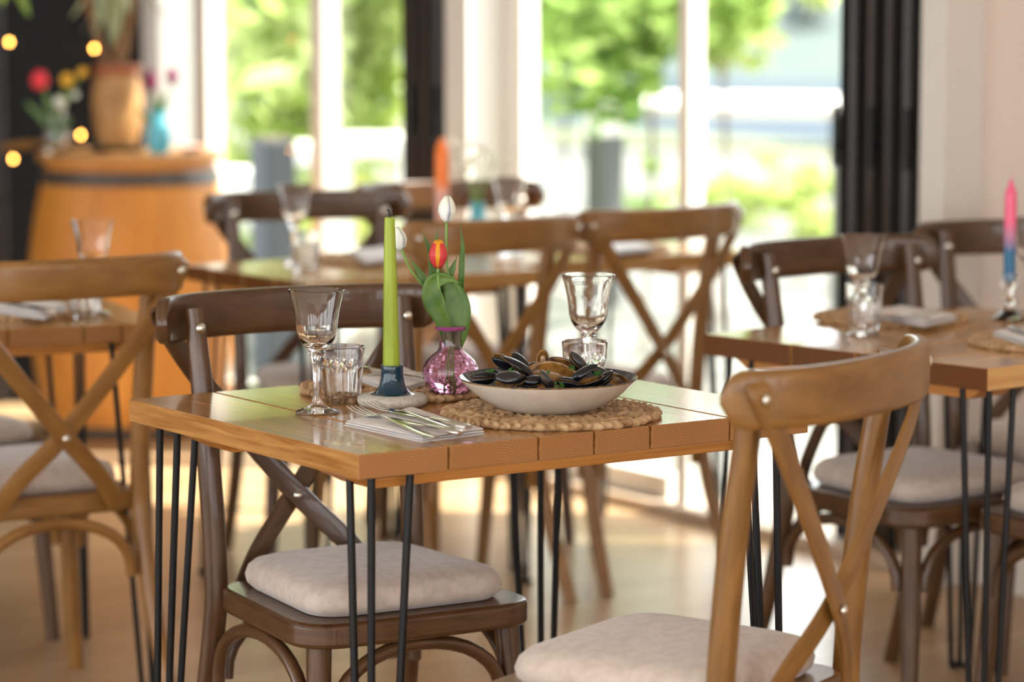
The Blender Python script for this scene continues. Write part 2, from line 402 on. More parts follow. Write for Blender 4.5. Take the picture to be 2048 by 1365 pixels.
leaf_stack(5.415, 5, .066, ['dark folded glass door leaf, against the beige wall in the near stack', 'dark folded glass door leaf, second from the beige wall in the near stack',
     'dark folded glass door leaf, middle of the near stack of five', 'dark folded glass door leaf, second from the opening in the near stack',
     'dark folded glass door leaf, facing the open doorway in the near stack'], 'folded door leaves of the near stack')

# ------------------------------------------------------------------ outdoors
pave = noisecol(mat('pale_terrace_paving', (.7, .67, .6), .8), (.17, .165, .145), (.10, .10, .082), 1.2, 3, .4, .6)
lawn_m = noisecol(mat('sunlit_grass', (.36, .45, .10), .9), (.075, .095, .03), (.12, .12, .05), 1.0, 4, .4, .6)
lake_m = noisecol(mat('lake_water', (.42, .56, .72), 1, spec=0), (.052, .068, .084), (.066, .080, .092), .12, 3)
bank_m = noisecol(mat('far_bank_reeds', (.2, .3, .2), .9), (.035, .052, .045), (.05, .068, .058), .15, 3)
def leaf_mat(name, c1, c2):
    m = noisecol(mat(name, c1, .5, spec=.3), c1, c2, 1.6, 3, .4, .6)
    nt = m.node_tree; p = nt.nodes['Principled BSDF']; out = nt.nodes['Material Output']
    tl = nt.nodes.new('ShaderNodeBsdfTranslucent'); mx = nt.nodes.new('ShaderNodeMixShader'); mx.inputs[0].default_value = .45
    src = p.inputs['Base Color'].links[0].from_socket
    nt.links.new(src, tl.inputs[0]); nt.links.new(p.outputs[0], mx.inputs[1]); nt.links.new(tl.outputs[0], mx.inputs[2]); nt.links.new(mx.outputs[0], out.inputs[0])
    return m
lime = leaf_mat('lime_leaf', (.36, .46, .09), (.56, .62, .28))
lime2 = leaf_mat('fresh_green_leaf', (.20, .35, .055), (.46, .58, .18))
fargreen = leaf_mat('haze_tinted_far_leaf', (.10, .13, .125), (.15, .19, .18))  # pale grey-green paints the distance haze into the leaf colour
bark = mat('grey_bark', (.16, .12, .09), .9)
b = MB(); b.box((WX+.16, -8, -.22), (17, 40, -.06)); struct('terrace', b, pave, 'pale sunlit terrace paving outside the windows', smooth=0)
b = MB(); n0 = len(b.v)
cols = [(17, -.07), (22, -.3), (30, -1.1), (34, -3.4)]
for (x, z) in cols: b.v += [(x, -30, z), (x, 70, z)]
for i in range(3): b.face((2*i, 2*i+2, 2*i+3, 2*i+1))
struct('lawn_ground', b, lawn_m, 'sunlit lawn sloping to the lake', smooth=0)
b = MB(); b.box((33, -120, -3.3), (100, 300, -3.0)); struct('lake', b, lake_m, 'pale blue lake beyond the lawn', smooth=0)
b = MB(); b.v += [(95, -120, -3.2), (95, 300, -3.2), (130, -120, 1.0), (130, 300, 1.0), (200, -120, 16), (200, 300, 16)]
b.face((0, 2, 3, 1)); b.face((2, 4, 5, 3)); struct('hill_far_bank', b, bank_m, 'hazy green far bank of the lake', smooth=0)
def lerp(a, b, t): return a+(b-a)*t
def foliage(c, rad, n, size, rnd, blobs=9):
    b = MB(); cs = [(Vector((rnd.gauss(0, .42), rnd.gauss(0, .42), rnd.gauss(0, .42))), rnd.uniform(.28, .5)) for _ in range(blobs)]
    for _ in range(n):
        bc, br = rnd.choice(cs); d = Vector((rnd.gauss(0, 1), rnd.gauss(0, 1), rnd.gauss(0, 1))).normalized()*br*rnd.uniform(.55, 1)
        p = bc+d; p = Vector((p.x*rad[0], p.y*rad[1], p.z*rad[2]))+c
        a = Vector((rnd.gauss(0, 1), rnd.gauss(0, 1), rnd.gauss(0, 1))).normalized(); e = a.orthogonal().normalized()
        s_ = size*rnd.uniform(.6, 1.3); k = len(b.v)
        b.v += [tuple(p-a*s_), tuple(p+e*s_*.55), tuple(p+a*s_), tuple(p-e*s_*.55)]; b.face((k, k+1, k+2, k+3))
    return b
def tree(px, py, d, rad, n, size, m, label, trunk=True, name='tree', gz=-.06, group=None, cat='tree'):
    rnd = random.Random(int(px*7+py+d)); c = atD(px, py, d)
    if cat == 'shrub': gz = ground(c.x); c.z = gz+.2
    r = thing(name, label, cat, (c.x, c.y, gz), 0, group)
    foliage(Vector((0, 0, c.z-gz)), rad, n, size, rnd, 14).build('foliage', m, r, smooth=0)
    if trunk:
        t = MB(); t.tube(bez([(0, 0, 0), (.08, .05, (c.z-gz)*.45), (0, 0, c.z-gz)], 5), [.012]*11, seg=8); t.build('trunk', bark, r)
    return r
def ground(x):
    for (x0, z0), (x1, z1) in zip(cols[:-1], cols[1:]):
        if x0 <= x <= x1: return lerp(z0, z1, (x-x0)/(x1-x0))
    return -.06 if x < 17 else -3.0
tree(545, -330, 13.5, (1.15, 1.15, 1.9), 6500, .075, lime, 'lime green leafy tree filling the first window', group='trees outside')
tree(735, -330, 15.5, (.8, .8, 2.0), 4200, .075, lime, 'lime green tree seen between the mullion and the far door stack', group='trees outside')
tree(1115, -170, 14.5, (.52, .52, .85), 2600, .075, lime, 'pale lime tree at the left of the middle window', group='trees outside')
tree(1290, -170, 12, (.62, .62, .74), 2100, .075, lime2, 'mid green tree with bigger drooping branches in the middle window', group='trees outside')
tree(1440, 20, 13, (.35, .35, .38), 700, .07, lime, 'small lime branch tree at the left of the open doorway', group='trees outside')
for i, (px, d, w_) in enumerate([(480, 182, 'behind the first window frame'), (640, 190, 'behind the left mullion'), (1110, 182, 'at the left edge of the middle window'), (1250, 190, 'behind the handrail post'),
        (1385, 182, 'behind the right mullion'), (1500, 190, 'left in the open doorway'), (1620, 182, 'beside the near door stack')]):
    q = atD(px, 60, d); gz_ = -3.2+4.2*(q.x-95)/35
    tree(px, 62, d, (2.0, 2.0, 2.2), 420, .55, fargreen, 'haze-tinted tree on the far lake shore, '+w_, gz=gz_, group='far shore trees', name='far_tree')
for i, (px, py, d, rx, lab) in enumerate([(1440, 375, 19, .42, 'yellow green shrub, first left of the open doorway'), (1530, 372, 18.5, .5, 'yellow green shrub in the middle of the open doorway'),
      (1615, 378, 18, .4, 'yellow green shrub beside the near door stack'), (1300, 335, 17, .38, 'olive shrub behind the middle window'), (1620, 300, 15, .2, 'thin lime shrub at the right of the open doorway'),
      (770, 270, 16, .35, 'grey green shrub below the lime tree by the far door stack')]):
    tree(px, py, d, (rx*.6, rx*.6, .2), 420, .05, lime if i not in (3, 5) else lime2, lab, trunk=False, name='shrub', group='low shrubs outside', cat='shrub')
# post and rail, planters, white bench blocks
grey_p = mat('grey_painted_post', (.10, .10, .095), .6); dgrey = mat('dark_planter', (.022, .025, .029), .6); white_o = mat('white_outdoor_paint', (.85, .82, .76), .6)
p0 = atD(1210, 300, 14); r = thing('handrail', 'thick white handrail on a grey square post outside the windows', 'handrail', (p0.x, p0.y, -.06))
s = MB(); s.box((-.07, -.07, 0), (.07, .07, .86), 2); s.build('post', grey_p, r, smooth=0, bevel=.01)
s = MB(); p1 = atD(1700, 190, 13.6); v = p1-p0
s.tube([(-.05, .05, .94), (v.x, v.y, .94)], [.06, .06], [.055, .055], seg=4, up=(0, 0, 1), ex=9); s.build('top_rail', white_o, r, smooth=0)
s = MB(); s.box((v.x-.06, v.y-.06, 0), (v.x+.06, v.y+.06, .9), 2); s.build('post', grey_p, r, smooth=0)
s = MB(); s.box((-.075, -.075, .80), (.075, .075, .93)); s.build('cap_block', white_o, r, smooth=0)
p = atD(546, 330, 11); r = thing('planter', 'tall dark grey planter box outside the first window', 'planter', (p.x, p.y, -.06))
s = MB(); s.box((-.065, -.065, 0), (.065, .065, .92)); s.build('planter_body', dgrey, r, smooth=0, bevel=.01); s = MB(); s.box((-.05, -.05, .91), (.05, .05, .93)); s.build('soil', bark, r, smooth=0)
for (px, py, d, wx_, hz, lab) in [(490, 370, 12, .11, .75, 'white outdoor side table left of the dark planter'), (605, 345, 12.5, .1, .83, 'white outdoor side table right of the dark planter'),
                                 (750, 330, 12.8, .15, .85, 'wide white outdoor table beside the far door stack')]:
    p = atD(px, py, d); r = thing('outdoor_table', lab, 'table', (p.x, p.y, -.06), -TH, 'white tables outside')
    s = MB(); s.box((-wx_, -.2, hz-.08), (wx_, .2, hz)); s.build('tabletop', white_o, r, smooth=0, bevel=.005)
    for sx in (-1, 1):
        for sy in (-1, 1):
            s = MB(); s.tube([(sx*(wx_-.03), sy*.16, 0), (sx*(wx_-.03), sy*.16, hz-.04)], .018, seg=8); s.build('leg', white_o, r)
for i in range(2):
    p = atD(1240+i*330, 330, 26); r = thing('metal_fence', ['blue grey metal fence panel behind the middle window', 'blue grey metal fence panel behind the open doorway'][i], 'fence', (p.x, p.y, -.72), -TH, 'lakeside fence panels')
    for z in (.12, .78):
        s = MB(); s.tube([(-.69, 0, z), (.69, 0, z)], .025, seg=6); s.build('rail', dgrey, r)
    for k in range(9):
        s = MB(); s.tube([(-.68+k*.17, 0, 0), (-.68+k*.17, 0, .8)], .010, seg=6); s.build('bar', dgrey, r)
for i, (px, py, d) in enumerate([(1120, 470, 13), (1500, 520, 10), (1560, 860, 7.9)]):
    pass

# ------------------------------------------------------------------ cross-back chair
SZ = .430
def seat_outline(k=1.0, n=12, yo=0):
    # rounded trapezoid, front at -y
    c4 = [(-.215, -.205), (.215, -.205), (.185, .195), (-.185, .195)]; R_ = [.085, .085, .07, .07]; out = []
    for i in range(4):
        p = Vector(c4[i]); a = (Vector(c4[i-1])-p).normalized(); bb = (Vector(c4[(i+1) % 4])-p).normalized(); r = R_[i]
        s0, s1 = p+a*r, p+bb*r
        for j in range(n+1):
            t = j/n; q = s0*(1-t)**2+p*2*t*(1-t)+s1*t*t; out.append((q.x*k, q.y*k+yo))
    return out
def make_chair(w, label, group):
    r = thing('crossback_chair', label, 'chair', group=group)
    o = seat_outline(); b = MB(); b.prism(o, SZ-.040, SZ); b.build('seat', w, r, bevel=.008, seg=3)
    # cushion
    b = MB(); co = seat_outline(.83); prof = [(.94, .0), (1.0, .010), (1.015, .022), (.99, .036), (.93, .046), (.8, .053), (.5, .057), (.2, .058)]
    n = len(co)
    for (k, z) in prof:
        for (x, y) in co: b.v.append((x*k, y*k, SZ+.001+z))
    for i in range(len(prof)-1):
        for j in range(n): b.face((i*n+j, i*n+(j+1) % n, (i+1)*n+(j+1) % n, (i+1)*n+j))
    b.face([j for j in range(n)][::-1]); b.face([(len(prof)-1)*n+j for j in range(n)])
    b.build('seat_cushion', cushm, r, smooth=60)
    for s in (-1, 1):
        b = MB(); b.tube([(s*.168, -.160, SZ-.042), (s*.176, -.170, .22), (s*.190, -.182, 0)], [.020, .019, .0155], seg=16); b.build('leg', w, r)
        P = bez([(s*.205, .285, 0), (s*.193, .225, .18), (s*.185, .186, .36), (s*.184, .180, .45), (s*.187, .20, .66), (s*.193, .234, .880)], 6)
        b = MB(); b.tube(P, [lerp(.0165, .0195, min(1, i/14)) if i < 24 else lerp(.0195, .0165, (i-24)/6) for i in range(len(P))], seg=16); b.build('back_post', w, r)
    # top rail
    P = []; NN = 36
    for i in range(NN+1):
        t = -1+2*i/NN; x = .257*sin(t*1.25)/sin(1.25); y = .318-.100*abs(t)**2.3; P.append((x, y, .861))
    Rr = []; Tt = []
    Ls = [0]
    for i in range(NN): Ls.append(Ls[-1]+(Vector(P[i+1])-Vector(P[i])).length)
    for i in range(NN+1):
        e = min(Ls[i], Ls[-1]-Ls[i]); q = .036
        f = 1 if e > q else sqrt(max(.02, 1-((q-e)/q)**2)); Rr.append(.0385*f); Tt.append(.013*(.6+.4*f))
    ups = []
    for i in range(NN+1):
        t = (Vector(P[min(i+1, NN)])-Vector(P[max(i-1, 0)])).normalized(); ups.append((-t.y, t.x, 0))
    b = MB(); b.tube(P, Rr, Tt, seg=24, up=ups, ex=4.2); b.build('top_rail', w, r, smooth=50)
    # cross straps of bent wood
    for s in (-1, 1):
        o_ = .010 if s > 0 else -.002
        P = bez([(s*.241, .262, .885), (s*.235, .270, .860), (s*.165, .272+o_*.5, .757), (s*.013, .252+o_, .570), (-s*.078, .222+o_, .472), (-s*.122, .202+o_, .408)], 6)
        n = len(P); ups = []
        for i, p in enumerate(P):
            k = i/(n-1); ups.append(Vector((s*lerp(.55, -.05, min(1, k*1.6)), 1, .05)).normalized())
        b = MB(); b.tube(P, [.012 if i == 0 else (.0165 if i in (1, n-1) else .0185) for i in range(n)], .0038, seg=12, up=ups, ex=4); st_o = b.build('cross_strap', w, r, smooth=50)
        b = MB(); b.ball((s*.237, .275, .863), .0085, 10, 6, sc_=(1, .6, 1)); b.build('screw', screwm, st_o)
        b = MB(); b.ball((s*.192, .208, .850), .0085, 10, 6, sc_=(1, .6, 1)); b.build('screw', screwm, r)
    b = MB(); b.ball((0, .268, .553), .0075, 10, 6, sc_=(1, .6, 1)); b.ball((0, .244, .553), .0085, 10, 6, sc_=(1, .6, 1)); b.build('screw', screwm, r)
    # bentwood arches under the seat
    def arch(a, bb, ins):
        a = Vector(a); bb = Vector(bb); P = []
        for i in range(17):
            t = i/16*pi; q = a.lerp(bb, (1-cos(t))/2); P.append((q.x, q.y, .265+.114*sin(t)**.8))
        m_ = MB(); m_.tube(P, .0115, seg=12); m_.build('arch_brace', w, r)
    arch((-.150, -.176, 0), (.150, -.176, 0), 0); arch((-.155, .205, 0), (.155, .205, 0), 0)
    arch((-.184, -.140, 0), (-.184, .175, 0), 0); arch((.184, -.140, 0), (.184, .175, 0), 0)
    return r
GR = 'cross-back dining chairs'
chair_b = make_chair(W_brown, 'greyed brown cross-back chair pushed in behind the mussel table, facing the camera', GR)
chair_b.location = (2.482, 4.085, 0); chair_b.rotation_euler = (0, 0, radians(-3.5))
chair_g = make_chair(W_gold, 'golden cross-back chair in front of the mussel table, back to the camera', GR)
chair_g.location = (2.503, 3.297, 0); chair_g.rotation_euler = (0, 0, radians(203)); chair_g.scale = (1.02, 1, 1.018)
chair_p = make_chair(W_goldp, 'golden cross-back chair at the left edge, back to the camera, below a wine glass', GR)
chair_p.location = (2.475, 5.40, 0); chair_p.rotation_euler = (0, 0, radians(176))
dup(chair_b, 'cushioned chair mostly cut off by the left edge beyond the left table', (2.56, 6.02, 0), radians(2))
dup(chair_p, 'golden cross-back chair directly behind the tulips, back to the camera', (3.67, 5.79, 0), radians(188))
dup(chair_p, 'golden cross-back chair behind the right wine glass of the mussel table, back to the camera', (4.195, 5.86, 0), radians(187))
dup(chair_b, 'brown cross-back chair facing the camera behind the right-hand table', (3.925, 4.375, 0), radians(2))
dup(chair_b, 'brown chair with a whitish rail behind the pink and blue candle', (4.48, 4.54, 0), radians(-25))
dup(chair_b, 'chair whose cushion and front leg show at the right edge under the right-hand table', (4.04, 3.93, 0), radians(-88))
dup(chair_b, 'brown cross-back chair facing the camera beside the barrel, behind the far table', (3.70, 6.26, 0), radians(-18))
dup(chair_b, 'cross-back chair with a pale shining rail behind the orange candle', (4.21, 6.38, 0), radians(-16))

# ------------------------------------------------------------------ tables
def hairpin(r, cx, cy, dx, dy, H_, s=1):
    g = MB()
    tops = [(.04, .03), (.04, .09), (.105, .03)]; bots = [(.028, .018), (.028, .045), (.055, .018)]
    for (a, b_), (c_, d_) in zip(tops, bots):
        g.tube([(cx+dx*c_, cy+dy*d_, .006), (cx+dx*a, cy+dy*b_, H_)], .0058, seg=10)
    g.tube([(cx+dx*.028, cy+dy*.045, .006), (cx+dx*.022, cy+dy*.012, .006), (cx+dx*.055, cy+dy*.018, .006)], .0058, seg=8)
    g.box((min(cx+dx*.02, cx+dx*.12), min(cy+dy*.015, cy+dy*.11), H_-.003), (max(cx+dx*.02, cx+dx*.12), max(cy+dy*.015, cy+dy*.11), H_))
    g.build('hairpin_leg', blackm, r)
def make_table(x0, x1, y0, y1, seams, axis, label, loc=(0, 0), rz=0, th=.036, wt=W_table, we=W_end, group=None, ends=None, chamf=True, z=.75):
    """axis: grain direction (0 x, 1 y); seams: plank boundaries across the grain"""
    r = thing('hairpin_table', label, 'table', (loc[0], loc[1], 0), rz, group)
    b = MB()
    for i in range(len(seams)-1):
        a, c_ = seams[i], seams[i+1]; g = .0018
        e = ends[i] if ends else (random.uniform(a, c_), z-random.uniform(.0, .05))
        if axis == 1: b.box((a+(g if i else 0), y0, z-th), (c_-(g if i < len(seams)-2 else 0), y1, z), 1, 0, 1, (e[0], e[1]))
        else: b.box((x0, a+(g if i else 0), z-th), (x1, c_-(g if i < len(seams)-2 else 0), z), 0, 0, 1, (e[0], e[1]))
    b.build('tabletop', [wt, we], r, smooth=0, bevel=.0022, seg=2)
    for q in (0, 1):
        b = MB(); zt = z-th; hb = .024
        if axis == 1:
            yc = y0+.095 if q == 0 else y1-.20; P = [(x0+.006, zt), (x1-.035, zt), (x1-.085, zt-hb), (x0+.055, zt-hb)]
            ya, yb = yc-.045, yc+.045; n = len(b.v)
            for y in (ya, yb):
                for (x, zz) in P: b.v.append((x, y, zz))
            F = [(0, 1, 2, 3), (7, 6, 5, 4), (0, 4, 5, 1), (1, 5, 6, 2), (2, 6, 7, 3), (3, 7, 4, 0)]
            for f in F: b.face(f, [(b.v[i][0], b.v[i][1]+b.v[i][2]) for i in f])
        else:
            xc = x0+.085 if q == 0 else x1-.12; P = [(y0+.035, zt), (y1-.035, zt), (y1-.075, zt-hb), (y0+.075, zt-hb)]
            for x in (xc-.045, xc+.045):
                for (y, zz) in P: b.v.append((x, y, zz))
            F = [(3, 2, 1, 0), (4, 5, 6, 7), (1, 5, 4, 0), (2, 6, 5, 1), (3, 7, 6, 2), (0, 4, 7, 3)]
            for f in F: b.face(f, [(b.v[i][1], b.v[i][0]+b.v[i][2]) for i in f])
        b.build('batten', W_batten, r, smooth=0, bevel=.0015)
    for (cx, dx) in ((x0, 1), (x1, -1)):
        for (cy, dy) in ((y0, 1), (y1, -1)): hairpin(r, cx, cy, dx, dy, z-th)
    return r
GT = 'pine tables on hairpin legs'
make_table(2.150, 2.966, 3.56, 4.265, [2.150, 2.302, 2.458, 2.558, 2.661, 2.812, 2.966], 1,
           'lacquered pine plank table carrying the bowl of mussels, in sharp focus', group=GT,
           ends=[(2.226, .70), (2.39, .695), (2.522, .728), (2.598, .731), (2.728, .752), (2.89, .70)])
make_table(-.0, .76, 0, .70, [0, .16, .31, .47, .70], 0, 'pine plank table at the right edge with a pink and blue candle', (3.552, 3.785), radians(6.5), .040, W_table2, W_end2, GT)
make_table(-.80, 0, 0, .62, [-.80, -.62, -.47, -.315, -.165, -.09, 0], 1, 'pine plank table at the left edge behind the golden chair', (2.725, 5.235), radians(-12), .036, W_table2, W_end, GT)
make_table(3.345, 3.985, 5.76, 6.33, [5.76, 5.9, 6.05, 6.2, 6.33], 0, 'blurred pine table behind the green candle, beside the barrel', wt=W_table2, we=W_end2, group=GT)
make_table(3.995, 4.70, 5.90, 6.50, [5.90, 6.05, 6.2, 6.35, 6.5], 0, 'blurred pine table by the windows with the orange candle and turquoise vase', wt=W_table2, we=W_end, group=GT)

# ------------------------------------------------------------------ glassware
TZ = .75
def closed_lathe(outer, inner):  # outer bottom->rim, inner rim->bottom, both to r=0
    return outer+inner
def goblet_mb():
    o = [(0, .0015), (.010, .0008), (.030, 0), (.0335, .0006), (.0338, .0020), (.030, .0042), (.016, .0085), (.0085, .0135), (.0062, .022), (.0055, .040), (.0058, .058), (.0075, .076), (.0105, .0875), (.0135, .0915), (.0125, .0945), (.0145, .097),
         (.0215, .104), (.0275, .114), (.0308, .126), (.0320, .138), (.0345, .155), (.0388, .174), (.0428, .1885), (.0433, .190)]
    i = [(.0424, .1905), (.0414, .1885), (.0374, .174), (.0331, .155), (.0305, .138), (.0292, .126), (.0258, .1155), (.0195, .1075), (.010, .1035), (0, .1025)]
    def rad(a, z):
        f = 1.0
        if .10 < z < .165: f = 1+.012*cos(8*a)*min(1, (z-.10)/.015)*min(1, (.165-z)/.03)
        elif .012 < z < .088: f = 1+.12*cos(6*a)
        return f
    b = MB(); b.lathe(o+i, 64, rad=rad); return b
def tumbler_mb():
    NF = 9
    o = [(0, 0), (.022, 0), (.0258, .0012), (.0278, .005), (.0288, .012), (.0305, .028), (.0322, .042), (.0332, .050), (.0340, .056), (.0348, .062), (.0352, .068), (.0360, .080), (.0368, .0885), (.0372, .090)]
    i = [(.0362, .0905), (.0352, .0885), (.0344, .078), (.0334, .066), (.0316, .055), (.0296, .042), (.0276, .028), (.0258, .014), (.022, .0100), (0, .0095)]
    def rad(a, z):
        if 0.003 < z < .062:
            k = (a*NF/(2*pi)) % 1; h = 1-abs(2*k-1); edge = .052+.010*sqrt(max(0, 1-(2*k-1)**2))
            if z < edge:
                cc = cos(pi/NF)/cos((k-.5)*2*pi/NF); return 1+(cc-1)*1.4+.0+.016*(1 if abs(2*k-1) > .86 else 0)
        return 1
    b = MB()
    n = len(o); b.lathe(o, 108, rad=rad); b2 = MB()
    # outer and inner share the rim: build as a single profile
    b = MB(); prof = o+i; no = len(o); seg = 108
    for idx, (r_, z_) in enumerate(prof):
        for k in range(seg):
            a = 2*pi*k/seg; rr = r_*(rad(a, z_) if idx < no else 1); b.v.append((rr*cos(a), rr*sin(a), z_))
    for idx in range(len(prof)-1):
        for k in range(seg):
            k2 = (k+1) % seg; b.face((idx*seg+k, idx*seg+k2, (idx+1)*seg+k2, (idx+1)*seg+k))
    return b
GG, GU = 'stemmed wine glasses', 'faceted water tumblers'
g1 = tag(goblet_mb().build('wine_glass', glassm, smooth=30), 'clear wine glass left of the green candle, in focus', 'wine glass', GG)
g1.location = (*at(635, 826, TZ)[:2], TZ+.0005); g1.rotation_euler = (0, 0, .3)
u1 = tag(tumbler_mb().build('water_tumbler', glassm, smooth=25), 'faceted tumbler between the left wine glass and the green candle, in focus', 'tumbler', GU)
u1.location = (*at(684, 807, TZ)[:2], TZ+.0005)
def put(o, px, py, lab, z=TZ, dz=.0005, rz=0): return dup(o, lab, (*at(px, py, z)[:2], z+dz), rz)
put(g1, 1176, 783, 'clear wine glass standing behind the mussel bowl', rz=.9)
put(u1, 1169, 795, 'faceted tumbler half hidden behind the mussel bowl', rz=.2)
put(g1, 1723, 672, 'wine glass on the right-hand table, left of the pink candle', rz=.5)
put(u1, 1728, 662, 'faceted tumbler on the right-hand table beside its wine glass')
put(g1, 188, 629, 'wine glass on the left table above the golden chair rail')
put(u1, 172, 637, 'faceted tumbler on the left table below its wine glass')
put(g1, 590, 528, 'blurred wine glass on the far table beside the barrel')
put(u1, 612, 540, 'blurred tumbler on the far table beside the barrel')
put(g1, 1018, 512, 'blurred wine glass beside the turquoise vase on the window table')
put(u1, 1062, 500, 'blurred tumbler right of the turquoise vase on the window table')
put(g1, 2062, 625, 'wine glass cut by the right edge beyond the pink and blue candle')

# ------------------------------------------------------------------ placemats
def mat_mesh(R_=.168, w_=.0235):
    b = MB(); rnd = random.Random(3); nr = int(R_/w_); up = Vector((0, 0, 1))
    for i in range(nr):
        rc = (i+.5)*R_/nr; cnt = max(4, int(2*pi*rc/.0165)); ht = .0055
        for k in range(cnt):
            for sgn in (-1, 1):
                a = 2*pi*(k+(.5 if sgn > 0 else 0))/cnt+rnd.gauss(0, .01); rr = rc+sgn*w_*.24
                c_ = Vector((rr*cos(a), rr*sin(a), .0058+rnd.gauss(0, .0007)))
                t = Vector((-sin(a), cos(a), 0)); rd = Vector((cos(a), sin(a), 0))
                d = (t*cos(sgn*.70)+rd*sin(sgn*.70)+up*rnd.gauss(0, .08)).normalized(); e = up.cross(d).normalized(); f = d.cross(e)
                M3 = Matrix((d, e, f)).transposed()
                b.ball(c_, (.0130*rnd.uniform(.9, 1.12)), 8, 5, sc_=(1.0, .38, .46), rot=M3)
        # base cord below the braid
    b.lathe([(0, .0005), (R_*.97, .0005), (R_*.985, .004), (R_*.97, .007), (0, .007)], 48)
    return b
GM = 'round woven placemats'
pm = tag(mat_mesh().build('placemat', seagrass, smooth=80), 'round braided placemat under the bowl of mussels', 'placemat', GM); pm.location = (*at(1102, 833, TZ)[:2], TZ)
def putm(px, py, lab, s=1, rz=0): o = put(pm, px, py, lab, dz=0, rz=rz); o.scale = (s, s, 1); return o
putm(798, 783, 'round braided placemat behind the green candle and the pink vase', .95, 1)
putm(1781, 641, 'round braided placemat under the tumbler and cutlery on the right-hand table', .9, 2)
m2b = at(2098, 690, TZ); putm(2098, 690, 'round braided placemat cut by the right edge', .88, 3)
putm(40, 628, 'round braided placemat on the left table', .9, 2.4)
putm(745, 522, 'blurred placemat on the far table beside the barrel', .85, .5)
putm(1225, 500, 'blurred placemat on the window table, seen through the golden chair', .85, .5)

# ------------------------------------------------------------------ bowl of mussels
BC = at(1097, 833, TZ); BZ = TZ+.0095
r = thing('pasta_bowl', 'wide cream bowl with a bronze rim and dark inside, full of mussels', 'bowl', (BC.x, BC.y, BZ))
o_ = [(0, .001), (.050, .001), (.058, 0), (.066, .0015), (.085, .0085), (.105, .0205), (.120, .0325), (.1295, .0415), (.1340, .0462), (.1352, .0480)]
i_ = [(.1345, .0490), (.1325, .0475), (.1275, .0430), (.117, .0345), (.100, .0225), (.080, .0125), (.055, .0065), (0, .005)]
def bm(a, c_, i):
    if i < 8: return 0
    if i < 9: return 1
    return 2
o_ = [(x*1.01, z*1.06) for x, z in o_]; i_ = [(x*1.01, z*1.06) for x, z in i_]
b = MB(); b.lathe(o_+i_, 128, mf=bm, rad=lambda a, z: 1+.0015*sin(5*a+1)); b.build('bowl_body', [bowl_o, bowl_r, bowl_i], r, smooth=50)
b = MB(); b.lathe([(0, .024), (.102, .024)], 48); b.build('broth', broth, r)
RT = Vector((ct, -st, 0)); FW = Vector((st, ct, 0)); UPV = Vector((0, 0, 1))
def valve(Lh, Wh, Hh):
    b = MB(); nr, na = 8, 28
    def outl(a):
        x = cos(a); wv = sin(a)*(0.62+.38*min(1, (x+1)/1.3))*(1 if x > -.3 else max(.15, ((x+1)/.7)**.6))
        return Vector((x*Lh, wv*Wh*(1.05 if sin(a) > 0 else .85), 0))
    b.v.append((-.25*Lh, 0, Hh))
    for i in range(1, nr+1):
        k = i/nr
        for j in range(na):
            p = outl(2*pi*j/na); x = lerp(-.25*Lh, p.x, k); y = p.y*k; b.v.append((x, y, Hh*(1-k**2.1)**.75+.00001))
    for j in range(na): b.face((0, 1+j, 1+(j+1) % na))
    for i in range(nr-1):
        for j in range(na):
            a = 1+i*na+j; c_ = 1+i*na+(j+1) % na; b.face((a, a+na, c_+na, c_))
    return b
def shell_obj(name, par, flip, ang, Lh, mo, mi, rx=0):
    b = valve(Lh, Lh*.60, Lh*.40)
    if flip: b.v = [(x, y, -z) for (x, y, z) in b.v]; b.f = [f[::-1] for f in b.f]
    # open about the hinge at -x end
    ca, sa = cos(ang), sin(ang)
    b.v = [(-Lh+(x+Lh)*ca-z*sa, y, (x+Lh)*sa+z*ca) for (x, y, z) in b.v]
    o = b.build(name, [mo, mi], par, smooth=70)
    md = o.modifiers.new('thick', 'SOLIDIFY'); md.thickness = .0011; md.offset = -1; md.material_offset = 1; md.material_offset_rim = 1
    return o
def mussel(px, py, dd, wpx, ang, tilt, roll, opening, label, half=None, meat=False, mo=mus_o, mi=mus_i):
    """px,py centre in the photo; dd depth offset from the bowl centre; ang direction of the free end in the picture plane (deg, 0=right, 90=up)"""
    d0 = depth(BC)+dd; c_ = atD(px, py, d0); Lh = wpx*1.10/6000*d0/2
    a = radians(ang); t = radians(tilt)
    X = (RT*cos(a)+UPV*sin(a))*cos(t)+FW*sin(t); X.normalize()
    Z0 = (UPV-X*UPV.dot(X)); Z0 = Z0.normalized() if Z0.length > .2 else -FW
    Z = Matrix.Rotation(radians(roll), 3, X) @ Z0; Y = Z.cross(X)
    r = bpy.data.objects.new('mussel', None); r.empty_display_size = .01; C.objects.link(r)
    r.matrix_world = Matrix.Translation(c_) @ Matrix((X, Y, Z)).transposed().to_4x4()
    tag(r, label, 'mussel', 'mussels in the bowl')
    op = radians(opening)
    if half != 'lower': shell_obj('shell_half', r, False, op/2, Lh, mo, mi)
    if half != 'upper': shell_obj('shell_half', r, True, -op/2, Lh, mo, mi)
    if meat:
        m_ = MB(); m_.ball((0, 0, 0), Lh*.45, 12, 8, sc_=(1.1, .55, .35)); m_.ball((Lh*.2, Lh*.08, Lh*.05), Lh*.25, 10, 6, sc_=(1, .8, .6)); m_.build('meat', meat_m, r)
    return r
mussel(966, 758, -.02, 52, 190, 20, 10, 10, 'black closed mussel at the far left of the bowl')
mussel(1022, 760, -.085, 62, 182, 0, -35, 18, 'mussel with a tan and black shell lying at the front left rim', mo=mus_t)
mussel(1030, 745, -.03, 78, 155, 10, 15, 20, 'long black mussel propped open behind the tan one')
mussel(1008, 726, .03, 48, 150, 0, 40, 12, 'black mussel leaning at the upper left of the pile')
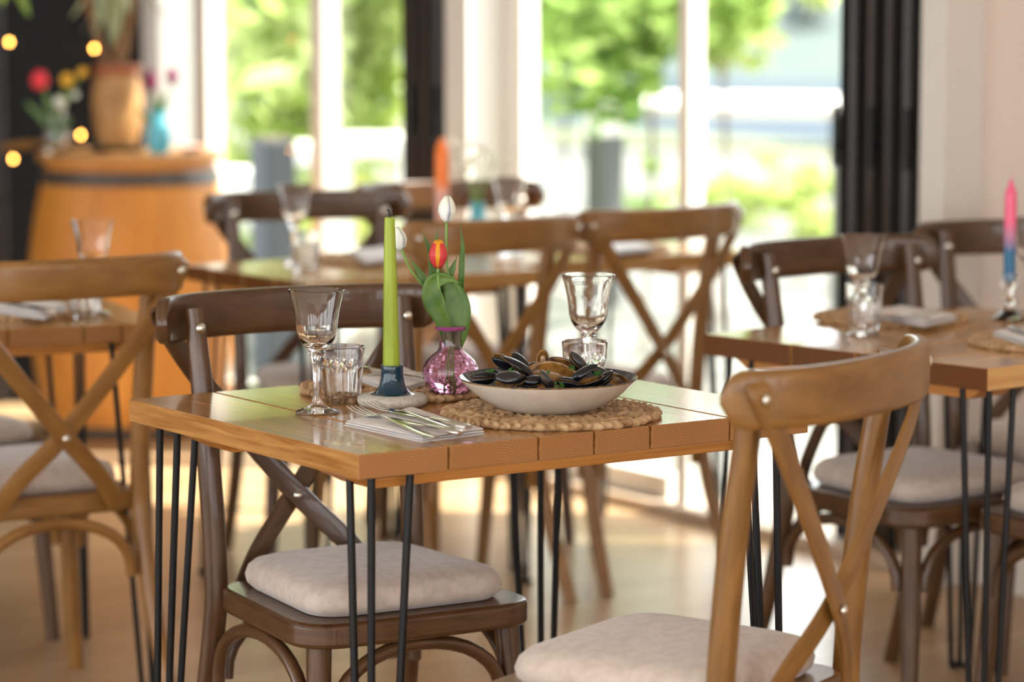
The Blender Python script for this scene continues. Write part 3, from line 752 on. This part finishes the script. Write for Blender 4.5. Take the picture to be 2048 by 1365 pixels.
mussel(1044, 731, .02, 56, 128, 10, -30, 4, 'glossy blue black mussel pointing up to the left')
mussel(1086, 722, .01, 42, 84, 0, 0, 8, 'upright mussel half with its meat showing, at the top of the pile', half='lower', meat=True)
mussel(1112, 748, -.035, 112, 172, 0, -58, 10, 'largest open mussel with an amber inside, centre of the bowl', half='lower')
mussel(1135, 733, .03, 84, 160, 0, -45, 10, 'open mussel with an amber edge just behind the largest one', half='lower')
mussel(1157, 726, .015, 52, 128, 5, -10, 6, 'dark grey mussel rising at the upper right of the pile', mo=mus_g)
mussel(1093, 761, -.095, 44, 122, -10, -25, 4, 'small grey mussel standing against the front rim', mo=mus_g)
mussel(1171, 757, -.07, 68, 28, -5, 10, 22, 'big glossy black mussel at the front right of the bowl')
mussel(1208, 760, -.06, 46, 40, 0, 20, 6, 'blue black mussel at the right of the bowl')
mussel(1237, 757, -.01, 48, 165, 0, -50, 10, 'small mussel with amber inside at the far right of the bowl', half='lower')
mussel(1063, 765, -.08, 50, 10, 0, 30, 6, 'black mussel sunk low beside the front rim, left of the grey one')
mussel(1135, 766, -.09, 46, 170, 0, 20, 6, 'black mussel sunk low beside the front rim, under the largest one')
mussel(1200, 745, .03, 44, 150, 0, 0, 6, 'grey mussel tip at the back right of the bowl', mo=mus_g)
mussel(1060, 742, .05, 60, 20, 0, 10, 8, 'black mussel in the middle of the pile behind the blue black one')
for i, (px, py, dd, lab) in enumerate([(982, 742, -.03, 'sprig of parsley over the far left mussel'), (1021, 741, -.06, 'sprig of parsley on the propped open mussel'), (1089, 745, -.09, 'sprig of parsley on the small grey mussel'),
      (1143, 734, -.03, 'sprig of parsley on the tip of the largest mussel'), (1178, 733, -.03, 'largest sprig of parsley at the upper right of the pile'), (1196, 748, -.06, 'sprig of parsley beside the blue black mussel'), (1120, 770, -.10, 'sprig of parsley by the front rim')]):
    rnd = random.Random(i); b = MB(); c_ = atD(px, py, depth(BC)+dd)
    for k in range(7 if i != 4 else 13):
        p = Vector((rnd.gauss(0, .003), rnd.gauss(0, .003), rnd.gauss(0, .002)))*(1.5 if i == 4 else 1); a = Vector((rnd.gauss(0, 1), rnd.gauss(0, 1), rnd.gauss(0, .6))).normalized(); e = a.orthogonal().normalized(); s_ = .0032; n = len(b.v)
        b.v += [tuple(p-a*s_), tuple(p-a*s_*.3+e*s_*.9), tuple(p+e*s_*.4+a*s_*.3), tuple(p+a*s_), tuple(p-e*s_*.4+a*s_*.3), tuple(p-a*s_*.3-e*s_*.9)]
        b.face((n, n+1, n+2, n+3, n+4, n+5))
    o = b.build('parsley_sprig', pars, smooth=0); o.location = c_; tag(o, lab, 'parsley', 'parsley on the mussels')
    md = o.modifiers.new('thick', 'SOLIDIFY'); md.thickness = .0003

# ------------------------------------------------------------------ candles and holders
hp = at(785, 811, TZ); r = thing('candle_holder', 'petrol blue glazed candle holder on a cream stoneware foot', 'candle holder', (hp.x, hp.y, TZ))
b = MB(); b.lathe([(0, 0), (.048, 0), (.0535, .0035), (.0556, .0085), (.0545, .0135), (.050, .0165), (.040, .0178), (.030, .0190)], 64); b.build('foot', holder_b, r)
b = MB(); b.lathe([(.036, .0182), (.0285, .0205), (.0235, .0260), (.0200, .034), (.0182, .045), (.0176, .056), (.0180, .0615), (.0172, .0640), (.0148, .0635), (.0140, .058), (.0135, .040), (0, .040)], 64); b.build('cup', holder_m, r)
def flut(a, z): return 1+.012*cos(10*a)
cnd = thing('taper_candle', 'tall lime green taper candle standing in the petrol blue holder', 'candle', (hp.x-.0015, hp.y, TZ+.0405), 0)
b = MB(); b.lathe([(0, 0), (.0128, 0), (.0132, .03), (.0120, .09), (.0100, .18), (.0082, .247), (.0078, .254), (.0060, .2555), (0, .2545)], 60, rad=flut); b.build('wax', candle_g, cnd, smooth=30)
b = MB(); b.tube(bez([(0, 0, .254), (.0003, 0, .259), (-.0012, 0, .264), (-.003, 0, .268)], 4), .0011, seg=6); b.build('wick', wickm, cnd)
cnd.rotation_euler = (radians(-.3), radians(-.35), 0)
# pink and blue candle
def two_tone(name, c0, c1, z0, z1):
    m = mat(name, c0, .35, sub=.1); t = N(m, 'ShaderNodeTexCoord'); s_ = N(m, 'ShaderNodeSeparateXYZ'); mr = N(m, 'ShaderNodeMapRange')
    mr.inputs['From Min'].default_value = z0; mr.inputs['From Max'].default_value = z1
    L(m, t.outputs['Object'], s_.inputs[0]); L(m, s_.outputs[2], mr.inputs[0]); L(m, ramp(m, mr.outputs[0], [(0, c0), (.5, tuple((a+b)/2+.08 for a, b in zip(c0, c1))), (1, c1)]), m.node_tree.nodes['Principled BSDF'].inputs['Base Color']); return m
cp = at(2017, 640, TZ)
r = thing('glass_candlestick', 'ribbed clear glass candlestick on the right-hand table', 'candle holder', (cp.x, cp.y, TZ))
b = MB(); b.lathe([(0, 0), (.030, 0), (.032, .003), (.024, .010), (.012, .018), (.010, .026), (.017, .033), (.018, .040), (.010, .047), (.012, .055), (.018, .062), (.019, .072), (.013, .078), (.018, .088), (.019, .095), (.0135, .095), (.0125, .075), (0, .075)], 48, rad=lambda a, z: 1+.04*cos(8*a)); b.build('stem', glassm, r)
r = thing('dinner_candle', 'pink candle fading to blue at its base, in a glass candlestick', 'candle', (cp.x, cp.y, TZ+.0755))
b = MB(); b.lathe([(0, 0), (.0115, 0), (.0118, .02), (.0122, .165), (.0118, .178), (.006, .190), (.0025, .2025), (0, .203)], 40); b.build('wax', two_tone('pink_to_blue_wax', (.03, .16, .32), (.88, .14, .26), .06, .12), r)
b = MB(); b.tube(bez([(0, 0, .202), (.002, 0, .208), (.006, -.002, .213)], 3), .0008, seg=6); b.build('wick', candle_p, r)
op = at(884, 505, TZ)
r = thing('glass_candlestick', 'small clear glass holder under the orange candle on the window table', 'candle holder', (op.x, op.y, TZ))
b = MB(); b.lathe([(0, 0), (.028, 0), (.030, .003), (.016, .012), (.014, .03), (.018, .045), (.019, .06), (.0135, .06), (.013, .042), (0, .042)], 40); b.build('stem', glassm, r)
r = thing('dinner_candle', 'blurred orange candle with a pale pink base in front of the far folded doors', 'candle', (op.x, op.y, TZ+.0425))
b = MB(); b.lathe([(0, 0), (.0132, 0), (.0165, .03), (.0175, .20), (.013, .225), (.004, .243), (0, .245)], 40); b.build('wax', two_tone('orange_to_pink_wax', (.75, .42, .34), (.95, .22, .02), .10, .13), r)
b = MB(); b.tube([(0, 0, .243), (.001, 0, .254)], .0009, seg=6); b.build('wick', wickm, r)

# ------------------------------------------------------------------ pink vase and tulips
vp = at(901, 800, TZ); VD = depth(vp)
r = thing('bud_vase', 'pink hobnail glass bud vase holding three tulips', 'vase', (vp.x, vp.y, TZ+.0004))
vo = [(0, .002), (.018, .001), (.0215, 0), (.0225, .002), (.0220, .0050), (.0235, .0075), (.031, .0135), (.0385, .0220), (.0435, .0330), (.0450, .0430), (.0435, .0530), (.0385, .0625), (.0300, .0710), (.0215, .0775), (.0185, .0830), (.0178, .0920), (.0172, .1040), (.0180, .1110), (.0225, .1125), (.0240, .1145), (.0225, .1168), (.0180, .1170)]
vi = [(.0158, .1155), (.0150, .1040), (.0155, .0920), (.0160, .0830), (.0190, .0765), (.0275, .0690), (.0360, .0605), (.0408, .0520), (.0422, .0430), (.0408, .0340), (.0360, .0240), (.028, .0150), (.018, .0090), (0, .0080)]
def hob(a, z):
    if .012 < z < .038: return 1+.018*max(0, cos(22*a))*max(0, sin((z-.012)/.026*pi*5.0)+.2)
    if .052 < z < .068: return 1+.02*max(0, cos(14*a))**3*max(0, sin((z-.052)/.016*pi))
    return 1
prof = []
for i in range(len(vo)-1):
    (r0, z0), (r1, z1) = vo[i], vo[i+1]; n = 6 if .010 < z0 < .07 else 1
    for k in range(n): prof.append((lerp(r0, r1, k/n), lerp(z0, z1, k/n)))
prof.append(vo[-1]); no = len(prof); prof += vi
b = MB(); seg = 132
for idx, (rr, z) in enumerate(prof):
    for k in range(seg):
        a = 2*pi*k/seg; q = rr*(hob(a, z) if idx < no else 1); b.v.append((q*cos(a), q*sin(a), z))
for idx in range(len(prof)-1):
    for k in range(seg): k2 = (k+1) % seg; b.face((idx*seg+k, idx*seg+k2, (idx+1)*seg+k2, (idx+1)*seg+k))
b.build('glass_body', pinkg, r, smooth=50)
pinkd = mat('magenta_glass', (.80, .16, .58), .08, trans=.7, ior=1.4)
b = MB(); b.lathe([(.0182, .1108), (.0232, .1118), (.0250, .1146), (.0232, .1175), (.0178, .1180), (.0172, .1140)], 64, closed=True); b.build('lip', pinkd, r)
b = MB(); b.lathe([(0, .0085), (.0175, .0095), (.0275, .0155), (.0353, .0242), (.0390, .031), (.0385, .0315), (0, .0312)], 48); b.build('water', waterm, r)
def VP(px, py, dd=0): return atD(px, py, VD+dd)
def petal(b, base, ax, ang, Lp, Wp, curl, m=0, m2=None):
    ax = ax.normalized(); e = ax.orthogonal().normalized(); e = Matrix.Rotation(ang, 3, ax) @ e; f = ax.cross(e); n = len(b.v); NU, NV = 9, 6
    for i in range(NU+1):
        t = i/NU; wv = Wp*sin(pi*min(.98, t*.93+.07))**.6; rad_ = curl*sin(pi*min(1, t*.80+.08))**.9*(1-.25*t)
        for j in range(NV+1):
            s_ = -1+2*j/NV; th_ = s_*wv/max(rad_, .002)
            th_ = max(-1.25, min(1.25, th_)); b.v.append(tuple(base+ax*Lp*t+e*rad_*cos(th_)+f*rad_*sin(th_)))
    for i in range(NU):
        for j in range(NV):
            a = n+i*(NV+1)+j; b.face((a, a+1, a+NV+2, a+NV+1), None, m2 if (m2 is not None and (j in (0, NV-1) or i == NU-1)) else m)
def tulip(name_lab, head_base, head_tip, path, mats, wid, m2=None, rot=0, leafs=()):
    r = thing('tulip', name_lab, 'tulip', (vp.x, vp.y, TZ), 0, 'tulips in the pink vase'); o0 = Vector((vp.x, vp.y, TZ))
    P = [Vector(p)-o0 for p in path]; b = MB(); b.tube(bez(P, 8), .0021, seg=8); b.build('stem', stemm, r)
    hb = Vector(head_base)-o0; ax = Vector(head_tip)-Vector(head_base); Lp = ax.length; b = MB()
    for k in range(3): petal(b, hb, ax, rot+k*2*pi/3+pi/3, Lp*.97, wid*1.0, wid*.82, 0, m2)
    for k in range(3): petal(b, hb, ax, rot+k*2*pi/3, Lp, wid*1.05, wid*.98, 0, m2)
    b.ball(hb+ax*.5, Lp*.40, 10, 8, sc_=(.55, .55, 1), rot=ax.to_track_quat('Z', 'Y').to_matrix(), m=0)
    o = b.build('bloom', mats, r, smooth=80); md = o.modifiers.new('thick', 'SOLIDIFY'); md.thickness = .0006
    for (pts, wl, up) in leafs:
        Q = bez([Vector(p)-o0 for p in pts], 6); n = len(Q); b = MB(); u = Vector(up)
        for i, q in enumerate(Q):
            t = i/(n-1); wv = wl*sin(pi*min(1, t*.9+.10))**.75 if t < 1 else 0
            wv = max(wv*(1-t**6), .0003); tg = (Q[min(i+1, n-1)]-Q[max(i-1, 0)]).normalized(); sd = tg.cross(u).normalized(); nn = sd.cross(tg)
            for s_ in (-1, -.5, 0, .5, 1): b.v.append(tuple(q+sd*wv*s_+nn*wv*.35*(abs(s_)**1.5)))
        for i in range(n-1):
            for j in range(4): a = i*5+j; b.face((a, a+1, a+6, a+5))
        o = b.build('leaf', leafm, r, smooth=80); md = o.modifiers.new('thick', 'SOLIDIFY'); md.thickness = .0007
    return r
CAMV = tuple(-FW)
neck = VP(906, 655); low = VP(903, 780)
tulip('tallest tulip, white, upright above the pink vase', VP(893, 445, .01), VP(895, 392, .01), [VP(900, 785, .008), VP(908, 650, .01), VP(897, 560, .01), VP(893, 500, .01), VP(893, 443, .01)], petal_w, .0165, rot=.5,
      leafs=[([VP(909, 700, .004), VP(912, 640, .004), VP(908, 590, .006), VP(884, 538, .008)], .0240, CAMV), ([VP(915, 690, .01), VP(921, 610, .012), VP(924, 530, .012), VP(925, 490, .012), VP(920, 448, .012)], .0048, (-.6, -.5, .1)),
             ([VP(903, 640, .01), VP(900, 560, .01), VP(906, 535, .01), VP(914, 514, .01)], .0052, CAMV)])
tulip('white tulip leaning left behind the green candle', VP(803, 500, .015), VP(791, 454, .015), [VP(892, 780, .006), VP(898, 680, .0), VP(880, 630, .0), VP(848, 575, .008), VP(822, 540, .012), VP(802, 498, .015)], petal_w, .0150, rot=.9,
      leafs=[([VP(890, 670, 0), VP(866, 600, 0), VP(845, 555, 0), VP(817, 514, 0)], .0078, CAMV), ([VP(893, 670, .01), VP(873, 590, .012), VP(865, 520, .012), VP(846, 465, .012)], .0085, CAMV)])
tulip('red tulip with yellow petal edges above the pink vase', VP(876, 537, -.012), VP(877, 480, -.012), [VP(908, 785, -.004), VP(903, 680, -.006), VP(888, 610, -.012), VP(877, 570, -.014), VP(876, 536, -.012)], [petal_r, petal_y], .0175, m2=1, rot=1.2+pi/3,
      leafs=[([VP(897, 690, -.006), VP(885, 640, -.010), VP(864, 600, -.012), VP(868, 565, -.012), VP(895, 558, -.014), VP(924, 568, -.016)], .0150, CAMV), ([VP(896, 650, .01), VP(878, 560, .012), VP(872, 500, .012), VP(875, 455, .012)], .0045, CAMV)])

# ------------------------------------------------------------------ napkins and cutlery
def napkin(label, corners, h=.010, layers=3, group='folded white napkins'):
    """corners: four (x,y) world points, ccw from above"""
    c_ = sum((Vector((*p[:2], 0)) for p in corners), Vector())/4
    r = thing('napkin', label, 'napkin', (c_.x, c_.y, corners[0][2]), 0, group); rnd = random.Random(len(label))
    for l in range(layers):
        b = MB(); n = 16; z0 = l*h/layers+.0003; k = 1-.018*l
        P = [Vector((p[0]-c_.x, p[1]-c_.y, 0))*k for p in corners]
        for side in (0, 1):
            for i in range(n+1):
                for j in range(n+1):
                    u, v = i/n, j/n; q = P[0].lerp(P[1], u).lerp(P[3].lerp(P[2], u), v)
                    e = min(u, 1-u, v, 1-v); zz = z0+(h/layers*.9*side*min(1, .35+e*9))+.0006*sin(u*9+l)*sin(v*7+l*2)*side
                    b.v.append((q.x, q.y, zz))
        s_ = (n+1)**2
        for i in range(n):
            for j in range(n):
                a = i*(n+1)+j; b.face((a, a+1, a+n+2, a+n+1)); b.face((s_+a, s_+a+n+1, s_+a+n+2, s_+a+1))
        for i in range(n):
            for (a, c2) in ((i, i+1), (n*(n+1)+i+1, n*(n+1)+i), ((i+1)*(n+1), i*(n+1)), (i*(n+1)+n, (i+1)*(n+1)+n)):
                b.face((a, s_+a, s_+c2, c2))
        b.build('fold', linen, r, smooth=60)
    return r
def fork_mb():
    b = MB(); P = [(0, 0, .002), (.03, 0, .002), (.08, 0, .0045), (.115, 0, .0065), (.128, 0, .0055), (.140, 0, .003), (.150, 0, .0018)]
    b.tube(bez(P, 3), [.0055, .0078, .0092, .0092, .0088, .0080, .0070, .0058, .0045, .0036, .0032, .0032, .0036, .006, .009, .0115, .0122, .0120, .0118], .0013, seg=10, up=(0, 0, 1))
    for k in range(4):
        y = -.0096+k*.0064; b.tube([(.148, y, .0018), (.160, y, .0016), (.176, y*.98, .0035), (.192, y*.97, .0068)], [.0021, .0019, .0016, .0007], .0009, seg=8, up=(0, 0, 1))
    return b
def knife_mb():
    b = MB(); b.tube([(0, 0, .004), (.004, 0, .004), (.04, 0, .004), (.085, 0, .004), (.092, 0, .004)], [.006, .0085, .0080, .0062, .0045], [.003, .0042, .0040, .0034, .0028], seg=12, up=(0, 0, 1))
    b.tube([(.088, 0, .004), (.10, 0, .004), (.13, .001, .004), (.17, .001, .004), (.195, -.002, .004), (.205, -.005, .004)], [.0045, .0085, .0100, .0105, .0085, .0020], [.002, .0010, .0009, .0009, .0008, .0006], seg=10, up=(0, 0, 1))
    return b
def lay(mb, name, a, bb, z, label, group, cat, tiltz=0):
    """a: handle end, bb: tip (pixel positions on height z)"""
    pa = at(*a, z); pb = at(*bb, z); d = pb-pa
    o = mb.build(name, steel, smooth=50); o.location = pa; o.rotation_euler = (0, 0, math.atan2(d.y, d.x)); s_ = d.length/(.192 if name == 'fork' else .205)
    o.scale = (s_, min(1.15, s_), 1); tag(o, label, cat, group); return o
NT = TZ+.0105
nc = [at(845, 886, TZ), at(971, 869, TZ), at(824, 824, TZ), at(688, 852, TZ)]
napkin('folded white napkin at the front edge of the mussel table', nc)
lay(fork_mb(), 'fork', (930, 864), (738, 812), NT, 'steel fork on the front napkin, the one nearer the tumbler', 'forks', 'fork')
lay(fork_mb(), 'fork', (872, 878), (706, 821), NT, 'steel fork on the front napkin, the one nearer the table edge', 'forks', 'fork')
lay(knife_mb(), 'knife', (938, 860), (775, 824), NT+.0005, 'steel knife on the front napkin with its blade beside the candle foot', 'knives', 'knife')
lay(knife_mb(), 'knife', (922, 872), (772, 841), NT+.001, 'steel knife on the front napkin lying between the forks', 'knives', 'knife')
MZ = TZ+.0115
n2 = napkin('folded white napkin behind the green candle', [at(790, 790, MZ), at(868, 765, MZ), at(800, 738, MZ), at(715, 762, MZ)], h=.008)
N2 = MZ+.0085
lay(fork_mb(), 'fork', (735, 752), (868, 748), N2, 'steel fork behind the green candle on the rear placemat', 'forks', 'fork')
lay(knife_mb(), 'knife', (725, 742), (850, 762), N2+.001, 'steel knife behind the green candle on the rear placemat', 'knives', 'knife')
napkin('folded white napkin on the placemat of the right-hand table', [at(1850, 655, MZ), at(1915, 640, MZ), at(1800, 620, MZ), at(1720, 632, MZ)], h=.012)
lay(fork_mb(), 'fork', (1730, 628), (1890, 640), MZ+.0125, 'steel fork lying on the right-hand table napkin', 'forks', 'fork')
lay(knife_mb(), 'knife', (1740, 636), (1880, 630), MZ+.0125, 'steel knife lying on the right-hand table napkin', 'knives', 'knife')
napkin('folded white napkin cut by the right edge', [at(2060, 695, MZ), at(2130, 680, MZ), at(2060, 660, MZ), at(1985, 672, MZ)], h=.012)
lay(knife_mb(), 'knife', (2120, 690), (2015, 655), MZ+.0125, 'dark shining knife on the napkin at the right edge', 'knives', 'knife')
napkin('folded white napkin on the left table', [at(90, 640, MZ), at(135, 618, MZ), at(0, 600, MZ), at(-40, 622, MZ)], h=.014)
lay(knife_mb(), 'knife', (105, 627), (5, 606), MZ+.0145, 'dark looking knife on the napkin of the left table', 'knives', 'knife')
napkin('blurred white napkin on the far table beside the barrel', [at(730, 530, MZ), at(810, 520, MZ), at(770, 500, MZ), at(700, 508, MZ)], h=.012)
napkin('blurred white napkin on the window table, seen through the golden chair', [at(1230, 510, MZ), at(1310, 500, MZ), at(1260, 488, MZ), at(1180, 495, MZ)], h=.012)

# ------------------------------------------------------------------ turquoise vase on the window table
tv = at(955, 505, TZ)
def simple_vase(name, label, loc, m, R_, H_, neck_=.5):
    r = thing(name, label, 'vase', loc); b = MB()
    b.lathe([(0, 0), (R_*.75, 0), (R_, H_*.22), (R_*.92, H_*.5), (R_*neck_, H_*.72), (R_*neck_*.95, H_*.9), (R_*neck_*1.2, H_), (R_*neck_*1.05, H_), (R_*neck_*.8, H_*.9), (R_*neck_*.82, H_*.73), (R_*.78, H_*.5), (R_*.84, H_*.24), (R_*.6, H_*.06), (0, H_*.05)], 40)
    b.build('glass_body', m, r); return r
simple_vase('bud_vase', 'blurred turquoise glass vase on the window table', (tv.x, tv.y, TZ), blueg, .036, .125)
r = thing('gypsophila_bunch', 'airy white baby\'s breath in the turquoise vase', 'flowers', (tv.x, tv.y, TZ+.03)); rnd = random.Random(5); b = MB(); f = MB()
for k in range(16):
    e = Vector((rnd.gauss(0, .045), rnd.gauss(0, .045), rnd.uniform(.17, .26))); b.tube(bez([(0, 0, 0), (e.x*.18, e.y*.18, .10), tuple(e)], 4), .0009, seg=5)
    for j in range(6): f.ball(e+Vector((rnd.gauss(0, .009), rnd.gauss(0, .009), rnd.gauss(0, .009))), .0048, 6, 4)
b.build('stems', stemm, r); f.build('blossoms', petal_w, r)

# ------------------------------------------------------------------ barrel corner
bpx = at(268, 868, 0); BX, BY, BH = bpx.x, bpx.y, .87
r = thing('wine_barrel', 'oak wine barrel used as a stand in front of the dark wall', 'barrel', (BX, BY, 0))
b = MB(); pr = []
for i in range(19):
    t = i/18; pr.append((.262+.062*sin(pi*t)**.9, t*BH))
b.lathe(pr+[(.24, BH), (.24, BH-.03), (0, BH-.03)], 72, rad=lambda a, z: 1-.004*(1 if (a*24/(2*pi)) % 1 < .06 else 0))
for f_i in range(len(b.f)):
    pass
b.build('staves', W_plank, r, smooth=60)
for z in (.035, .825):
    t = z/BH; rr = .262+.062*sin(pi*t)**.9; h = MB()
    z0, z1 = z-.022, z+.022; ra = .265+.062*sin(pi*max(0, z0)/BH)**.9; rb = .265+.062*sin(pi*min(1, z1/BH))**.9
    h.lathe([(ra, z0), (rb, z1), (rb+.003, z1), (ra+.003, z0)], 64, closed=True); h.build('hoop', frame_d, r)
lid = thing('round_board', 'round oak board lying on top of the barrel', 'board', (BX, BY, BH)); b = MB(); b.lathe([(0, 0), (.285, 0), (.29, .006), (.29, .022), (.285, .028), (0, .028)], 72); b.build('board', W_lid, lid)
LZ = BH+.0285
def onb(px, dd=0):   # point on the board seen in column px
    d = depth((BX, BY))+dd; p = atD(px, 300, d); return Vector((p.x, p.y, LZ))
pot_m = noisecol(mat('ochre_stoneware', (.5, .26, .09), .5), (.50, .27, .10), (.38, .18, .06), 12, 3); redrim = mat('rust_red_rim', (.32, .09, .03), .5)
pp = onb(236)
s = thing('saucer', 'black saucer under the ochre pot on the barrel', 'saucer', tuple(pp)); b = MB(); b.lathe([(0, 0), (.075, 0), (.092, .014), (.088, .016), (.07, .005), (0, .005)], 40); b.build('dish', blackm, s)
r = thing('stoneware_pot', 'tall ochre stoneware pot with a rust red rim on the barrel', 'pot', (pp.x, pp.y, LZ+.006)); r.scale = (.88, .88, 1)
b = MB(); b.lathe([(0, 0), (.058, 0), (.074, .03), (.088, .09), (.092, .15), (.086, .20), (.078, .225), (.080, .24), (.066, .24), (.064, .22), (0, .20)], 48); pb = b.build('pot_body', pot_m, r)
b = MB(); b.lathe([(.079, .232), (.086, .240), (.086, .262), (.078, .266), (.066, .262), (.066, .236)], 48, closed=True); b.build('rim', redrim, r)
r = thing('branch_bunch', 'thick brown branches with arching pale leaves in the ochre pot', 'branches', (pp.x, pp.y, LZ+.21)); b = MB()
for (x, y, z, rr) in [(.01, 0, .55, .016), (-.16, .05, .55, .013), (.12, -.02, .55, .010), (.02, .1, .6, .012), (.06, -.05, .5, .008)]:
    b.tube(bez([(x*.1, y*.1, 0), (x*.45, y*.5, z*.4), (x, y, z)], 6), rr, seg=8)
b.build('twigs', mat('orange_brown_bark', (.24, .12, .05), .7), r)
b = MB(); rnd = random.Random(2); pleaf = mat('pale_sage_leaf', (.40, .44, .25), .6)
for k in range(26):
    a = rnd.uniform(0, 2*pi); rr = rnd.uniform(.06, .22); z = rnd.uniform(.15, .5)
    P = bez([(0, 0, z*.5), (cos(a)*rr*.5, sin(a)*rr*.5, z+.07), (cos(a)*rr, sin(a)*rr, z)], 4); b.tube(P, [.004+.010*sin(pi*i/8) for i in range(9)], .0008, seg=6, up=(0, 0, 1))
b.build('foliage', pleaf, r)
# red and yellow posy
cl = thin_glass('clear_vase_glass', (.80, .86, .80), 1.5)
q = onb(112, -.08); v1 = simple_vase('flower_vase', 'clear glass vase with red and yellow flowers at the left of the barrel', tuple(q), glassm, .042, .14, .7)
def bouquet(label, q, blooms, leafs, vz=.02, grp='posies on the barrel'):
    r = thing('flower_posy', label, 'flowers', (q.x, q.y, q.z+vz), 0, grp); b = MB(); o0 = Vector((q.x, q.y, q.z+vz))
    for (p, rr, m, kind) in blooms:
        e = p-o0; b.tube(bez([(0, 0, 0), (e.x*.2, e.y*.2, .11), tuple(e)], 5), .003, seg=6)
    b.build('stems', stemm, r)
    for (p, rr, m, kind) in blooms:
        e = p-o0; f = MB()
        if kind == 't':
            for k in range(6): petal(f, e-Vector((0, 0, rr)), Vector((0, 0, 1)), k*pi/3, rr*2.4, rr*.8, rr*.8)
            f.ball(e, rr*.7, 8, 6, sc_=(.8, .8, 1.2))
        else:
            for k in range(40):
                a = Vector((random.gauss(0, 1), random.gauss(0, 1), random.gauss(0, 1))).normalized(); f.ball(e+a*rr*.6, rr*.42, 6, 4)
        f.build('bloom', m, r)
    b = MB()
    for (p, w_) in leafs:
        e = p-o0; P = bez([(0, 0, .03), (e.x*.4, e.y*.4, e.z*.6), tuple(e)], 4); b.tube(P, [w_*(.3+.7*sin(pi*i/8)) for i in range(9)], .001, seg=6, up=CAMV)
    b.build('foliage', leafm, r); return r
dq = depth(q)
bouquet('posy with one red and one yellow flower in the clear vase', q, [(atD(80, 160, dq), .030, flower_r, 'b'), (atD(135, 160, dq), .022, flower_y, 'b'), (atD(165, 145, dq), .016, flower_y, 'b'), (atD(120, 205, dq), .020, petal_w, 'b'), (atD(150, 190, dq), .012, petal_w, 'b')],
        [(atD(52, 205, dq), .012), (atD(90, 190, dq), .014), (atD(140, 235, dq), .016), (atD(105, 215, dq-.02), .018)])
q = onb(318, -.10); simple_vase('flower_vase', 'turquoise glass vase with purple tulips at the right of the barrel', tuple(q), blueg, .040, .135, .62)
dq = depth(q)
bouquet('two purple tulips in the turquoise vase on the barrel', q, [(atD(302, 165, dq), .029, petal_p, 't'), (atD(344, 156, dq), .025, petal_p, 't')], [(atD(332, 185, dq), .014), (atD(308, 200, dq), .016), (atD(275, 215, dq), .010), (atD(322, 205, dq-.01), .016)])
q = onb(62, .02)
r = thing('driftwood_piece', 'pale piece of driftwood lying at the left of the barrel top', 'driftwood', (q.x, q.y, LZ)); b = MB()
b.tube(bez([(-.10, .02, .012), (-.03, 0, .018), (.05, -.01, .022)], 6), [.006+.008*sin(pi*i/12) for i in range(13)], seg=8); b.build('wood', W_goldp, r)
q = onb(388, -.02)
r = thing('small_dish', 'small pinkish dish at the right of the barrel top', 'dish', (q.x, q.y, LZ)); b = MB(); b.lathe([(0, 0), (.03, 0), (.048, .018), (.046, .019), (.028, .004), (0, .004)], 32); b.build('dish_body', mat('blush_ceramic', (.75, .52, .42), .4), r)
# hanging plant top left corner
hp_ = atD(14, -30, 8.6); r = thing('hanging_plant', 'bright green trailing plant at the top left corner', 'plant', (hp_.x, hp_.y, hp_.z)); b = MB(); rnd = random.Random(9)
for k in range(16):
    e = Vector((rnd.gauss(0, .045), rnd.gauss(0, .045), -abs(rnd.gauss(.02, .035)))); P = bez([(0, 0, .03), tuple(e*.5+Vector((0, 0, .03))), tuple(e)], 4); b.tube(P, [.003+.013*sin(pi*i/8) for i in range(9)], .001, seg=6, up=CAMV)
b.build('foliage', lime2, r)
s = MB(); s.tube([(0, 0, .03), (0, 0, 2.75-hp_.z)], .002, seg=6); s.build('cord', bark, r)
s = MB(); s.lathe([(0, .02), (.04, .02), (.05, .09), (.045, .09), (0, .08)], 24); s.build('pot_body', whitep, r)

# ------------------------------------------------------------------ fairy lights on the dark wall
bulb_m = mat('warm_bulb', (1, .6, .2), .3, emit=(1, .42, .08), es=13)
FY = EY-.03
def strand(label, pts, px_y):
    r = thing('fairy_light_string', label, 'string lights', (0, 0, 0), 0, 'fairy light strings on the dark wall')
    W_ = [atY(x, y, FY) for (x, y) in px_y]; top = Vector((W_[0].x, FY, 2.70)); r.location = top
    P = [Vector((0, 0, 0))]+[p-top for p in W_]; b = MB(); b.tube(bez(P, 4), .0012, seg=5); b.build('wire', blackm, r)
    for p in W_[pts:]:
        b = MB(); b.ball(p-top+Vector((0, -.006, 0)), .0058, 8, 6, sc_=(1, 1, 1.3)); b.build('bulb', bulb_m, r)
strand('fairy light string hanging at the left edge beside the barrel', 1, [(14, 20), (17, 84), (25, 318), (8, 430), (8, 490), (10, 712)])
strand('fairy light string hanging behind the pots on the barrel', 1, [(190, 20), (187, 97), (160, 270), (150, 420)])
# grey pleated curtain strip at the far left
cm = noisecol(mat('grey_voile', (.16, .16, .18), .8), (.05, .05, .06), (.12, .12, .135), 60, 2)
c0 = atY(-160, 300, EY-.06).x; c1 = atY(14, 300, EY-.06).x; b = MB(); n = 60
for i in range(n+1):
    x = lerp(c0, c1, i/n); y = EY-.06+.018*sin(i*1.3); b.v += [(x, y, .02), (x, y, 2.68)]
for i in range(n): b.face((2*i, 2*i+2, 2*i+3, 2*i+1))
o = b.build('curtain', cm); md = o.modifiers.new('thick', 'SOLIDIFY'); md.thickness = .002; tag(o, 'grey pleated curtain on the dark wall at the left edge', 'curtain')
